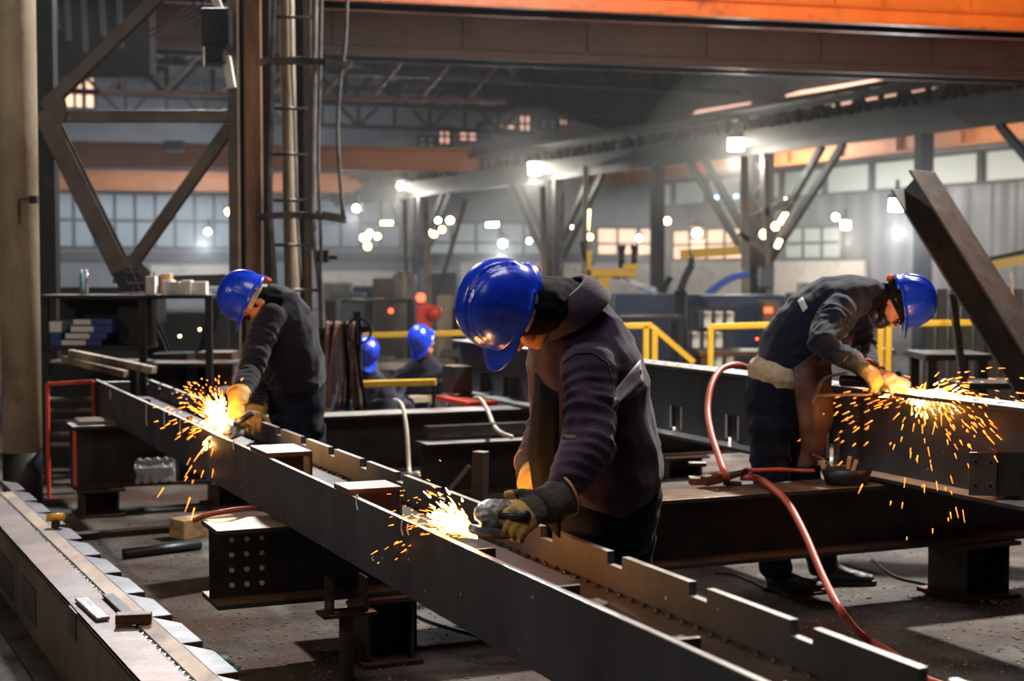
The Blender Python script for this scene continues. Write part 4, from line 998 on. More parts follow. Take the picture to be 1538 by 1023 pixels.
g = G(); g.ball(hc2 + M2 @ V((.108, 0, -.045)), (.012, .06, .022), M2, 10); g.obj('safety_glasses', chrome, body2, True)
g = G(); rings = []
for (x, y, Y, rs_, rf_) in ((1170, 553, 7.8, .175, .128), (1166, 561, 7.8, .186, .142), (1163, 568, 7.8, .184, .14)):
    rings.append((W(x, y, Y), rs_, rf_))
tubes(g, rings, S); link('shirt_hem', skinmesh(g, .008, 2, amp=.004, seed=7, freq=14), beige, body2, True)
decal(jk2, [(1198, 452), (1205, 446), (1213, 462), (1206, 469)], 5, 6, band_m, 'reflective_band', body2)
rows = [[W(1246, 520, 7.62), W(1270, 510, 7.72), W(1285, 500, 7.86)], [W(1192, 552, 7.55), W(1222, 552, 7.56), W(1246, 552, 7.66)], [W(1194, 590, 7.52), W(1225, 595, 7.52), W(1252, 600, 7.62)], [W(1200, 635, 7.53), W(1225, 640, 7.51), W(1252, 632, 7.62)], [W(1203, 672, 7.55), W(1222, 675, 7.52), W(1240, 668, 7.6)], [W(1196, 706, 7.58), W(1208, 704, 7.55), W(1222, 698, 7.6)]]
sheet(rows, .006, leather, 'leather_apron', body2, 4, .022, 3)
Xh = W(1322, 572, 7.36) - W(1288, 546, 7.42)
glove(body2, W(1290, 550, 7.37), Xh, V((.35, -.75, .5)), 1, .7, cuff=.06, cr=.048)
glove(body2, W(1312, 560, 7.46), W(1350, 572, 7.34) - W(1312, 560, 7.46), V((.1, -.6, .78)), -1, .42, cuff=.05, cr=.055, cuffm=leather, name='glove', m=mat('buff_leather', (196, 140, 112), (214, 160, 132), rough=.7, scale=20, bump=.3))
boot(body2, V((W(1166, 860, 7.74).x - .02, 7.74, 0)), V((.98, -.1, 0))); boot(body2, V((W(1236, 860, 7.92).x, 7.92, 0)), V((.98, -.05, 0)))
# ---------------- worker beside the ladder column
S = V((.397, -.918, 0)); Fd = V((-.918, -.397, 0))
spec = dict(S=S, F=Fd, seed=9, jacket=ink_m,
    head=((373, 448, 8.06), (-.43, -.05, -.90), (-.88, -.15, .42)),
    torso=[(446, 584, 8.27, .185, .15), (443, 568, 8.27, .205, .165), (440, 545, 8.26, .205, .168), (434, 510, 8.25, .21, .165), (425, 478, 8.23, .205, .15), (413, 456, 8.2, .165, .12), (401, 446, 8.17, .09, .085), (393, 444, 8.15, .07, .07)],
    hips=[(446, 575, 8.27, .175, .15), (445, 610, 8.27, .18, .155), (445, 635, 8.27, .17, .14)],
    arms=[[(408, 472, 8.06, .082), (390, 515, 7.98, .076), (375, 556, 7.9, .07), (364, 584, 7.76, .055), (358, 602, 7.68, .046)],
          [(408, 470, 8.42, .08), (400, 530, 8.4, .07), (392, 575, 8.34, .062), (384, 612, 8.05, .046)]],
    legs=[[(432, 640, 8.17, .115), (434, 700, 8.17, .1), (436, 755, 8.15, .088), (438, 820, 8.2, .078), (440, 842, 8.22, .078)],
          [(460, 638, 8.38, .115), (460, 700, 8.38, .1), (460, 750, 8.36, .088), (462, 810, 8.4, .078), (463, 832, 8.42, .078)]])
body3, jk3, tr3, hc3, M3 = person('person in dark navy jacket bent over the notched beam beside the ladder column', None, spec)
g = G(); tubes(g, [(hc3 + M3 @ V((-.02, 0, .01)), .087, .092), (hc3 + M3 @ V((-.025, 0, -.05)), .087, .084), (hc3 + M3 @ V((-.045, 0, -.1)), .08, .072), (W(398, 448, 8.16), .09, .085), (W(404, 452, 8.18), .1, .1)], S)
link('balaclava', skinmesh(g, .009, 3, amp=.005, seed=3, freq=14), blackcloth, body3, True)
g = G(); g.ball(hc3 + M3 @ V((.1, 0, -.04)), (.012, .062, .02), M3, 10); g.obj('safety_glasses', blackp, body3, True)
g = G(); g.ball(hc3 + M3 @ V((.085, 0, -.115)), (.03, .04, .035), M3, 10); g.obj('dust_mask', paper, body3, True)
glove(body3, W(357, 606, 7.66), W(352, 650, 7.5) - W(357, 606, 7.66), V((-.3, -.9, .1)), -1, .5, cuff=.075, cr=.052, cuffm=glove_m, thumb=(.6, .7, -.3))
glove(body3, W(383, 618, 8.02), W(368, 648, 7.66) - W(383, 618, 8.02), V((.1, -.4, .9)), 1, .55, cuff=.06, cr=.05, cuffm=glove_m)
boot(body3, V((W(441, 850, 8.24).x, 8.24, 0)), Fd); boot(body3, V((W(464, 850, 8.44).x, 8.44, 0)), Fd)

# ---------------- grinders
def grinder(a, b, n, label, guard=True, k=1.0):       # a: gear head centre, b: tail, n: disc normal
    a, b = V(a), V(b); d = (b - a).normalized(); n = V(n); n = (n - d * n.dot(d)).normalized(); s = n.cross(d)
    t = thing('angle_grinder', label, 'angle grinder', a)
    g = G(); tubes(g, [(a - d * .04, .03, .03), (a - d * .01, .04, .042), (a + d * .04, .042, .042), (a + d * .08, .036, .036)], s, 14)
    tubes(g, [(a + n * .01, .03), (a - n * .035, .026)], d, 12)
    hd = link('gear_head', skinmesh(g, .005, 1, amp=.003, seed=6, freq=40), cast, t, True)
    g = G(); g.rod(a + s * .03, a + s * .042, .012); g.obj('spindle_lock', blackp, hd)
    g = G(); tubes(g, [(a + d * .07, .033, .033), (a + d * .12, .032, .03), (a + d * .2, .029, .027), (a + d * .27, .031, .029)], s, 16); g.obj('motor_body', blackp, t, True)
    Mx = Matrix((d, s, n)).transposed().to_4x4(); Mx.translation = a
    if guard:
        g = G(); g.lathe([(.0, -.036), (.068, -.036), (.07, -.052), (.067, -.052), (.065, -.04), (0, -.04)], Mx, 24, -pi * 1.1, pi * .1); g.obj('guard', chrome, t)
        g = G(); c = a - n * .042 + d * .075; g.rod(c, c + d * .02, .016, 14); g.obj('guard_clamp', cast, t, True)
    g = G(); g.lathe([(0, -.062), (.062, -.062), (.064, -.058), (.055, -.052), (0, -.050)], Mx, 32); g.obj('grinding_disc', rust_steel, t, True)
    g = G(); h = a + s * -.03; g.rod(h, h - s * .11 + n * .02, .014, 12, .017); g.obj('side_handle', blackp, t, True)
    return t
grinder(W(739, 771, 4.37), W(792, 772, 4.47), V((-.16, -.28, 1)), 'alloy headed angle grinder held on the long beam by the nearest worker')
grinder(W(1350, 578, 7.42), W(1285, 573, 7.46), V((.1, -.2, 1)), 'angle grinder gripped by the worker in the leather apron')
grinder(W(342, 642, 7.5), W(356, 630, 7.9), V((-.3, -.3, .8)), 'angle grinder in the gloves of the worker beside the ladder column')
g = G(); c = W(1240, 585, 7.45)
t = thing('bow_clamp', 'thin bent clamp frame with a flat bar resting before the leather apron', 'clamp', c)
g.path([W(1226, 592, 7.35), W(1232, 576, 7.35), W(1244, 566, 7.35), W(1262, 562, 7.35), W(1272, 560, 7.36)], .007); g.obj('bow', grey_edge, t, True)
g = G(); g.bar(W(1224, 594, 7.35), W(1300, 593, 7.38), .03, .012); g.obj('flat_bar', bare_warm, t, bevel=.002)
g = G(); g.rod(W(1226, 590, 7.35), W(1220, 606, 7.35), .007); g.obj('screw', bare_warm, t)
# ---------------- sparks
def sparks(c, dirs, n, L, spread, name, label, grav=.6, core=70, coreL=.12, w=.0022, run=0):
    c = V(c); g = G(); h = G()
    dv = [(V(d).normalized(), wt) for d, wt in dirs]
    for i in range(n):
        d, wt = R.choices(dv, [x[1] for x in dv])[0]
        d = (d + V((R.gauss(0, spread), R.gauss(0, spread), R.gauss(0, spread)))).normalized()
        u = R.random() ** 1.7; r0 = L * u; ln = R.uniform(.012, .06) * (1.3 - .6 * u)
        c1 = c - D1 * R.random() ** 1.5 * run
        def at(r): return c1 + d * r - Z * grav * r * r
        p0_, p1_ = at(r0), at(r0 + ln)
        if p0_.z < .01: continue
        g.rod(p0_, p1_, w * R.uniform(.5, 1.2), 5, w * .25)
    for i in range(core):
        d, wt = R.choices(dv, [x[1] for x in dv])[0]
        d = (d + V((R.gauss(0, spread * 1.1), R.gauss(0, spread), R.gauss(0, spread * .6)))).normalized()
        r0 = coreL * R.random() ** 1.8; c1 = c - D1 * R.random() ** 1.5 * run; h.rod(c1 + d * r0, c1 + d * (r0 + R.uniform(.015, .05)), .003, 5, .001)
    o = g.obj(name, spark_m); o['kind'] = 'stuff'; o['label'] = label; o['category'] = 'sparks'
    h.obj('hot_core', spark_hot, o)
UD = lambda a, b, c: D1 * a + D2 * b + Z * c
sparks(W(716, 808, 4.36), [(UD(1, -.03, .04), 8), (UD(1, .03, .13), 5), (UD(1, 0, .3), 2)], 360, .66, .075, 'sparks', 'orange sparks fanning from the nearest grinder along the beam', .35, 420, .3, .0015)
sparks(W(334, 640, 7.5), [(UD(.8, -.3, .8), 4), (UD(.3, -.3, 1), 3), (UD(.9, -.3, .2), 3), (UD(-.2, -.5, -.5), 1)], 330, .42, .24, 'sparks', 'orange sparks bursting upward beside the ladder column worker', .9, 300, .13, .0026)
sparks(W(1372, 592, 7.33), [(UD(-1, -.1, .05), 7), (UD(-1, -.2, -.2), 3), (UD(-.6, -.5, -.4), 2), (UD(1, -.2, -.02), 5), (UD(-.8, .1, .28), 2)], 560, .62, .2, 'sparks', 'broad orange spark shower sweeping across the slotted beam', .45, 520, .16, .0022, .22)
light('POINT', 'spark_light', W(702, 798, 4.40), 9, (1, .5, .16), .03)
light('POINT', 'spark_light', W(322, 636, 7.42), 9, (1, .55, .2), .04)
light('POINT', 'spark_light', W(1385, 590, 7.2), 17, (1, .5, .18), .05)

# ================================================================== LEFT SIDE: columns, ladder, trestle, shelf
Yc = 10.2
b = V((W(34, 700, Yc).x, Yc, 0))
t = thing('pipe_column', 'thick round mottled pipe column standing on the shop floor', 'column', b)
g = G(); g.rod(b, b + Z * 9, .128, 40); g.obj('pipe', pipe_m, t, True)
g = G(); g.rod(b, b + Z * .42, .1295, 40); g.obj('dark_footing_band', frame_dark, t, True)  # dark sleeve paints the shadow on the lower end of the column
c = W(48, 300, Yc - .12); g = G(); g.box(c + V((.01, 0, 0)), (.05, .05, .05)); g.path([c + V((0, -.02, 0)), c + V((-.06, -.03, .002)), c + V((-.08, -.02, -.03)), c + V((-.08, -.01, -.16))], .006); g.obj('hook_clamp', frame_dark, t)
Yt = 13.0
def TP(x, y, Y=Yt): return W(x, y, Y)
t = thing('braced_trestle', 'dark steel trestle with crossing diagonal braces behind the round column', 'trestle', V((TP(75, 440).x, Yt, 0)))
def mem(a, b, w, d, n, m=frame_m, Y=Yt, k=(0, 0), prof=None):
    A, B = ext(TP(*a, Y), TP(*b, Y), *k); g = G(); g.sweep(A, B, prof or rect(d, w), V((0, 1, 0)) if abs((B - A).normalized().y) < .9 else Z); g.obj(n, m, t, bevel=.004)
VX = rect
def vert(x0, x1, m, n, Y=Yt, d=.12, z1=8.0, lean=0, par=None):
    A = TP((x0 + x1) / 2, 440, Y); w = (x1 - x0) / F * Y; g = G()
    g.box(V((A.x, Y, z1 / 2)), (w, d, z1)); return g.obj(n, m, par or t, bevel=.004)
vert(60, 88, frame_dark, 'post', Yt + .15, .14)
mem((70, 160), (242, -8), .09, .12, 'brace', frame_m, Yt, (.02, .1), iprof(.1, .1, .014, .03))
mem((80, 175), (350, 175), .09, .1, 'cross_bar', frame_m, Yt, (0, 0), iprof(.1, .075, .012, .03))
mem((66, 168), (182, 405), .14, .14, 'brace', frame_m, Yt, (0, .02), iprof(.16, .15, .02, .06))
mem((195, 402), (346, 190), .09, .1, 'brace', frame_m, Yt, (0, 0), iprof(.1, .1, .014, .03))
mem((185, 424), (352, 420), .08, .1, 'cross_bar', frame_m, Yt, (0, 0), iprof(.1, .08, .012, .03))
mem((185, 405), (262, 580), .14, .14, 'brace', frame_dark, Yt - .1, (0, 0), iprof(.16, .15, .02, .06))
mem((330, 440), (290, 590), .08, .1, 'brace', frame_dark, Yt + .1)
g = G(); A = TP(190, 408, Yt - .06); g.loft([[A + V((x, y, z)) for x, z in ((-.12, -.1), (.16, -.1), (.2, .0), (.06, .14), (-.08, .12))] for y in (-.01, .01)]); g.obj('node_plate', frame_m, t)
g = G(); A = TP(80, 165, Yt - .06); g.loft([[A + V((x, y, z)) for x, z in ((-.08, -.14), (.06, -.16), (.12, .0), (.1, .1), (-.08, .12))] for y in (-.01, .01)]); g.obj('node_plate', frame_m, t)
# ladder column
t = thing('ladder_column', 'tall built-up column of dark flanges, rust streaked post and pale pipe carrying the ladder', 'column', V((TP(400, 440).x, Yt, 0)))
vert(347, 362, frame_m, 'flange', Yt, .16, 9, par=t); vert(361, 371, frame_dark, 'flange', Yt + .08, .05, 9, par=t)
vert(371, 396, wood_post, 'rust_post', Yt + .06, .12, 9, par=t); vert(395, 409, frame_dark, 'flange', Yt + .12, .1, 9, par=t)
A = V((TP(431, 300).x, Yt + .2, 0)); g = G(); g.path([A + Z * z + V((.03 - .035 * z / 3, 0, 0)) for z in (0, 2, 4, 6, 9)], .068, 20); g.obj('pale_pipe', pale_post, t, True)
vert(441, 466, frame_dark, 'flange', Yt + .3, .2, 9, par=t); vert(458, 470, frame_m, 'flange', Yt + .2, .05, 9, par=t)
# caged ladder
Yl = Yt - .35
t = thing('caged_ladder', 'steel access ladder with a bent safety cage fixed on the column', 'ladder', V((TP(445, 440, Yl).x, Yl, 0)))
def rail(pts, n, r=.018, Y=Yl): g = G(); g.path([W(x, y, Y + dy) for x, y, dy in pts], r, 8, 4); g.obj(n, ladder_m, t, True)
rail([(414, -60, 0), (410, 60, 0), (408, 160, 0), (405, 300, 0), (412, 420, 0), (418, 600, 0)], 'side_rail', .026)
rail([(474, -60, 0), (472, 100, 0), (470, 230, 0), (470, 340, 0), (482, 440, 0), (486, 600, 0)], 'side_rail', .026)
rail([(484, -60, -.2), (481, 100, -.2), (478, 240, -.2), (482, 350, -.2), (481, 440, -.1)], 'cage_bar', .014)
rail([(523, -60, -.3), (519, 60, -.3), (512, 110, -.3), (507, 190, -.3), (511, 270, -.3), (516, 326, -.3)], 'cage_bar', .016)
rail([(436, -40, .1), (438, 90, .1), (442, 180, .1), (446, 320, .1), (452, 420, .1)], 'cage_bar', .012)
for y in (-42, 26, 95, 163, 232, 301, 368, 436, 505, 572):
    xo = 0 if y < 400 else 6
    g = G(); g.rod(W(411 + xo, y, Yl), W(474 + xo, y, Yl), .013, 10); g.obj('rung', ladder_m, t, True)
for y in (93, 326):
    g = G(); P = [W(388, y + 2, Yl + .1), W(402, y - 2, Yl - .05), W(445, y - 3, Yl - .15), W(490, y, Yl - .3), W(519, y + 4, Yl - .35), W(519, y + 2, Yl - .1), W(472, y - 6, Yl + .05)]
    for a, b_ in zip(P, P[1:]): g.bar(a, b_, .014, .055)
    g.obj('cage_hoop', ladder_m, t, bevel=.002)
A = W(485, 385, Yl - .1); g = G(); g.box(A, (.1, .08, .1)); g.box(A + V((.07, 0, -.01)), (.1, .03, .03)); g.obj('clamp_block', frame_dark, t, bevel=.006)
# control box and white conduit
A = W(326, 42, 12.7); t = thing('control_box', 'dark electric control box with a glowing edge hung on the ladder column', 'control box', A)
g = G(); g.box(A, (.22, .2, .3)); g.obj('cabinet', frame_dark, t, bevel=.01)
g = G(); g.box(W(322, 78, 12.7), (.17, .18, .18)); g.obj('lower_box', frame_dark, t, bevel=.01)
g = G(); g.box(W(306, 85, 12.58), (.012, .012, .16)); g.obj('light_strip', paper, t)  # plain white strip on the box edge, gives no light
for i, (a, b_) in enumerate((((316, -20), (330, 16)), ((340, 85), (348, 132)))):
    g = G(); g.bar(W(*a, 12.9), W(*b_, 12.9), .07, .05, V((0, 1, 0))); tag(g.obj('cable_duct', paper, bevel=.004), ['white cable duct running up out of the control box', 'white cable duct running down beneath the control box'][i], 'cable duct')
for i in range(4):
    g = G(); g.rod(W(218 + i * 6, 52 + i * 4, 13.3), W(310, -8 + i * 9, 13.3), .008, 6); tag(g.obj('conduit', ladder_m), 'thin pale conduit in the parallel bundle rising toward the control box', 'conduit', 'conduits above the trestle')
for i, x in enumerate((82, 100, 125, 152, 178)):
    g = G(); g.bar(W(x, -10, 15), W(x + 4, 44 + (i * 17) % 40, 15), .05, .03, V((0, 1, 0))); tag(g.obj('hanging_bar', corr_m), 'pale narrow bar hanging from the dark platform above the trestle', 'bar', 'hanging bars above the trestle')
A = W(125, 60, 15.4); g = G(); g.box(A + V((0, .4, .5)), (1.2, .3, 1.6)); tag(g.obj('platform_panel', frame_dark), 'dark sheet panel above the trestle beside the round column', 'panel')
# ---- shelf rack
Ys = 11.6
def SP(x, y, Y=Ys): return W(x, y, Y)
t = thing('shelf_rack', 'dark steel shelf rack with a bench top behind the round column', 'shelf rack', V((SP(190, 440).x, Ys, 0)))
def plank(x0, x1, y, n, m=frame_dark, d=.5, th=.03, Y=Ys): a, b_ = W(x0, y, Y), W(x1, y, Y); g = G(); g.box((a + b_) / 2 + V((0, d / 2, -th / 2)), ((b_ - a).length, d, th)); return g.obj(n, m, t, bevel=.003, top=frame_m)
plank(60, 318, 443, 'bench_top'); plank(60, 215, 520, 'shelf'); plank(60, 350, 546, 'shelf', Y=Ys + .1)
g = G(); a = SP(62, 482); b_ = SP(205, 482); g.box((a + b_) / 2 + V((0, .48, 0)), ((b_ - a).length, .02, .42)); g.obj('back_panel', frame_dark, t)
g = G(); a = SP(178, 480); g.box(a + V((.06, .35, 0)), (.26, .2, .4)); g.obj('side_cabinet', frame_dark, t, bevel=.004)
for x in (66, 212, 312):
    a = SP(x, 500); g = G(); g.box(V((a.x, Ys + .05, .72)), (.05, .05, 1.44)); g.obj('leg', frame_dark, t)
zsh = SP(60, 520).z
# stacked blue boxes with pale fronts
k = 0
for i, (x0, x1, y0, y1, wx0, wx1) in enumerate(((98, 152, 511, 520, 92, 128), (96, 160, 500, 510, 98, 134), (106, 168, 489, 500, 106, 140), (104, 168, 479, 489, 110, 136))):
    a, b_ = SP(x0, y1, Ys + .04), SP(x1, y0, Ys + .04); w, h = b_.x - a.x, b_.z - a.z
    t = thing('blue_box', ['lowest flat blue box of the shelf stack', 'second blue box up in the shelf stack', 'third blue box up in the shelf stack', 'topmost blue box of the shelf stack'][i], 'box', a)
    z0 = zsh + sum(hh for hh in [.048, .052, .056, .05][:i])
    hh = [.048, .052, .056, .05][i]
    g = G(); g.box(V((a.x + w / 2, Ys + .2, z0 + hh / 2)), (w, .3, hh - .002)); g.obj('body', navy_box, t, bevel=.004)
    p_, q_ = SP(wx0, 500, Ys + .04).x, SP(wx1, 500, Ys + .04).x
    g = G(); g.box(V(((p_ + q_) / 2, Ys + .047, z0 + hh / 2)), (q_ - p_, .004, hh * .75)); g.obj('pale_front', paper, t)
for i in range(3):
    a = SP(64, 520); hh = .05 if i < 2 else .08; z0 = zsh + .052 * i; g = G(); g.box(V((SP(78, 500).x, Ys + .2, z0 + hh / 2)), (.115, .3, hh)); tag(g.obj('blue_box', navy_box if i < 2 else paper, bevel=.004), ['bottom navy box half hidden by the round column', 'middle navy box half hidden by the round column', 'pale carton on the navy boxes beside the round column'][i], 'box')
# on the bench top
zb_ = SP(60, 443).z
for i, (x0, x1, h, m) in enumerate(((217, 232, .14, paper), (232, 248, .16, card), (240, 256, .11, paper), (250, 268, .1, paper), (270, 286, .11, paper), (284, 308, .1, paper))):
    a, b_ = SP(x0, 443, Ys + .0), SP(x1, 443, Ys + .0); Yb_ = Ys + .08 + (.14 if i in (1,) else .0) + .02 * (i % 2); g = G(); g.box(V(((a.x + b_.x) / 2, Yb_ + .06 * (i == 2), zb_ + h / 2)), (b_.x - a.x - .004, .1, h)); tag(g.obj('carton', m, bevel=.003), ['white carton at the trestle end of the bench top', 'brown cardboard carton standing tallest on the bench top', 'white carton in front of the brown one', 'white carton right beside the brown one', 'white carton in the gap before the widest one', 'widest white carton at the ladder end of the bench top'][i], 'carton')
for i, x in enumerate((114.5, 120)):
    c = V((SP(x, 443).x, Ys + .15 + .03 * i, zb_)); t = thing('spray_can', ['blue topped spray can on the bench', 'silver spray can beside the blue one'][i], 'spray can', c)
    g = G(); g.lathe([(0, 0), (.016, 0), (.016, .15), (.011, .165), (0, .165)], Matrix.Translation(c), 16); g.obj('can', [teal, chrome][i], t, True)
    g = G(); g.lathe([(0, .165), (.009, .165), (.009, .19), (0, .19)], Matrix.Translation(c), 12); g.obj('cap', paper, t, True)
c = V((SP(200, 443).x, Ys + .2, zb_)); t = thing('wire_basket', 'black wire basket standing on the bench top', 'basket', c)
for s1, s2 in ((-1, -1), (1, -1), (1, 1), (-1, 1)):
    g = G(); g.rod(c + V((.05 * s1, .05 * s2, 0)), c + V((.1 * s1, .07 * s2, .17)), .005, 6); g.obj('upright', blackp, t)
g = G()
for z, k_ in ((.17, 1), (.085, .75), (.005, .5)):
    q = [c + V((.1 * k_ * a_, .07 * k_ * b__, z)) for a_, b__ in ((-1, -1), (1, -1), (1, 1), (-1, 1))]
    for i in range(4): g.rod(q[i], q[(i + 1) % 4], .005, 6)
g.obj('wire_frame', blackp, t)
boxat_later = [(58, 205, 545, 640, 12.6), (205, 300, 560, 640, 12.9)]
for i, (x0, x1, y0, y1, Y) in enumerate(boxat_later):
    a, b_ = W(x0, y1, Y), W(x1, y0, Y); g = G(); g.box(V(((a.x + b_.x) / 2, Y + .3, b_.z / 2)), (b_.x - a.x, .6, b_.z)); tag(g.obj('tool_chest', frame_dark, bevel=.01), ['wide dark tool chest under the shelf rack', 'dark tool chest behind the sloping trestle foot'][i], 'tool chest')  # dark boxes added to fill the space under the rack with darkness
for i, (x0, x1, y0) in enumerate(((88, 230, 432), (225, 345, 470))):
    Y = 15.5 + i; a, b_ = W(x0, 640, Y), W(x1, y0, Y); g = G(); g.box(V(((a.x + b_.x) / 2, Y + .3, b_.z / 2)), (b_.x - a.x, .6, b_.z)); tag(g.obj('machine_housing', frame_dark if i == 0 else lattice_m, bevel=.02), ['tall dark machine housing behind the shelf rack', 'dull grey machine housing seen between the trestle and the ladder'][i], 'machine')  # dark boxes added to hide the bright wall behind the rack
# light planks and red frame
for i, (a, b_) in enumerate((((106, 530), (232, 556)), ((96, 539), (190, 562)))):
    g = G(); g.bar(W(*a, 11.3), W(*b_, 11.0), .06, .05); tag(g.obj('steel_angle', pale_post, bevel=.003), ['long pale bar lying under the shelf rack', 'shorter pale bar lying under the shelf rack'][i], 'bar')
    for q in (a, b_):
        pass
t = thing('red_rack', 'thin red steel frame standing before the dark shelf rack', 'frame', V((W(72, 680, 10.9).x, 10.9, 0)))
a, b_ = W(71, 577, 10.9), W(140, 573, 10.9)
g = G(); g.bar(a, b_, .025, .025); g.obj('top_bar', redp, t)
for q in (a, b_): g = G(); g.bar(V((q.x, q.y, 0)), q, .022, .022, V((0, 1, 0))); g.obj('leg', redp, t)
for y in (600, 617, 634, 652, 668):
    a, b_ = W(72, y, 11.0), W(150, y, 11.2); t = None; g = G(); g.bar(a, b_ + V((.35, .1, 0)), .05, .025); tag(g.obj('stock_bar', frame_m, bevel=.003), 'dark steel bar lying in the layered stock behind the red frame', 'bar', 'stock bars behind the red frame')
for i, (x, y) in enumerate(((262, 548), (300, 560), (328, 546))):
    A = W(x, y, 12.3); g = G(); g.box(V((A.x, A.y, A.z / 2 + .1)), (.28, .3, A.z)); tag(g.obj('floor_cabinet', [frame_dark, bluep, frame_m][i], bevel=.008), ['dark cabinet behind the far end of the long beam', 'blue cabinet behind the spark burst', 'grey cabinet behind the ladder column worker'][i], 'cabinet')
A = W(300, 585, 11.9); g = G(); g.bar(W(285, 590, 11.9), W(345, 585, 12.1), .1, .05); tag(g.obj('pale_board', pale_post, bevel=.003), 'pale board lying on the blue cabinet behind the spark burst', 'board')
# ---- straps bundle
t = thing('strap_rack', 'dark rail with an upright hook holding the brown straps', 'rack', V((W(505, 495, 11.9).x, 11.9, 0)))
g = G(); g.bar(W(478, 498, 11.9), W(560, 494, 11.9), .05, .05); g.obj('rail', frame_dark, t)
g = G(); A = W(537, 495, 11.9); g.bar(V((A.x, 11.9, 0)), V((A.x, 11.9, W(537, 468, 11.9).z)), .06, .06, V((0, 1, 0))); g.obj('upright', frame_dark, t)
g = G(); g.lathe([(.085, 0), (.105, 0), (.105, .02), (.085, .02)], Matrix.Translation(W(539, 497, 11.8)) @ Matrix.Rotation(pi / 2, 4, 'X'), 20); g.obj('ring', frame_dark, t)
g = G(); A = W(484, 495, 11.95); g.bar(V((A.x, 11.95, 0)), A, .05, .05, V((0, 1, 0))); g.obj('upright', frame_dark, t)
strap_m = mat('brown_strap', (112, 78, 72), (136, 100, 92), rough=.8, scale=12)
for i in range(11):
    x = 492 + i * 4.3; x2 = 486 + i * 5.6 + R.uniform(-11, 11); A, B = W(x, 492, 11.84), W(x2, 612, 11.8 + .02 * (i % 3))
    g = G(); g.path([A + V((0, .04, .02)), A + V((0, -.02, .01)), A.lerp(B, .5) + V((R.uniform(-.02, .02), -.04, 0)), B], .014 if i % 3 else .018, 6); tag(g.obj('strap', [strap_m, leather, blackcloth, strap_m][i % 4], smooth=True), 'long strap hanging in the bundle from the dark rail', 'strap', 'straps hanging on the rail')
# ---- yellow railings
def railing(segs, posts, label, Y, br=()):
    t = thing('guard_rail', label, 'railing', V((W(segs[0][0][0], 500, Y).x, Y, 0)))
    for a, b_ in segs: g = G(); g.bar(W(*a, Y), W(*b_, Y), .055, .055); g.obj('rail', yellow, t, bevel=.006)
    for x, y in posts: A = W(x, y, Y); g = G(); g.bar(V((A.x, Y, 0)), A, .055, .055, V((0, 1, 0))); g.obj('post', yellow, t, bevel=.006)
    for a, b_ in br: g = G(); g.bar(W(*a, Y), W(*b_, Y), .05, .05, V((0, 1, 0))); g.obj('brace', yellow, t)
railing([((545, 504), (705, 500))], [(545, 504), (705, 500)], 'yellow guard rail crossing behind the two crouching workers', 15.2)
railing([((545, 577), (655, 574))], [], 'low yellow bar in front of the two crouching workers', 13.0)
for x_ in (549, 651): A = W(x_, 575, 13.03); g = G(); g.bar(V((A.x, 13.04, 0)), A, .03, .03, V((0, 1, 0))); g.obj('stay', frame_dark, [o for o in C.objects if o.get('label') == 'low yellow bar in front of the two crouching workers'][0])
railing([((932, 490), (979, 489))], [(970, 489), (983, 492)], 'yellow guard rail ending in a sloping brace behind the nearest worker', 14.4, [((979, 490), (1042, 544))])
railing([((1066, 491), (1170, 488))], [(1067, 491), (1168, 488)], 'yellow guard rail behind the back of the worker in the leather apron', 14.4)
railing([((1310, 487), (1560, 483))], [(1322, 487), (1334, 487), (1545, 484)], 'yellow guard rail behind the leaning beam', 14.4)
# ---- two crouching workers far behind
def crouch(px, py, Y, label, flip):
    h = W(px, py, Y); f = -1 if flip else 1; Fd = V((f * .7, -.7, 0)); S_ = V((.7, .7 * f, 0)); M_ = frame((f * .3, -.5, -.8), (f * .3, -.3, .9))
    g = G(); head(g, h, M_)
    c1 = h + V((0, .14, -.28)); c2 = V((h.x - f * .02, Y + .28, .32))
    tubes(g, [(c2, .15, .12), (c1.lerp(c2, .5), .15, .12), (c1, .15, .11), (h + V((0, .06, -.12)), .05)], V((1, 0, 0)))
    me = skinmesh(g, .012, 2); b_ = link('person', me, skin_m); tag(b_, label, 'person')
    g = G(); tubes(g, [(c2, .2, .17), (c1.lerp(c2, .5), .22, .18), (c1, .21, .15), (h + V((0, .08, -.15)), .09)], V((1, 0, 0)))
    for s in (-1, 1): tubes(g, [(c1 + V((.19 * s, -.02, -.03)), .075), (c1 + V((.24 * s, -.18, -.25)), .065), (c1 + V((.1 * s, -.4, -.32)), .05)], V((0, 0, 1)))
    link('jacket', skinmesh(g, .014, 4, (), .009, 3, 7), ink_m, b_, True)
    g = G()
    for s in (-1, 1): tubes(g, [(c2 + V((.1 * s, 0, 0)), .12), (c2 + V((.17 * s, -.38, .1)), .09), (V((c2.x + .15 * s, c2.y - .28, .1)), .075)], V((1, 0, 0)))
    link('trousers', skinmesh(g, .016, 4, (), .008, 4, 7), trouser_m, b_, True)
    for s in (-1, 1): boot(b_, V((c2.x + .15 * s, c2.y - .3, 0)), V((.1 * s, -1, 0)))
    helmet(b_, h, M_, False)
crouch(548, 530, 13.7, 'person in dark clothes and blue hard hat crouching beside the hanging straps', False)
crouch(634, 512, 14.0, 'person in dark clothes and blue hard hat crouching behind the low yellow bar', True)

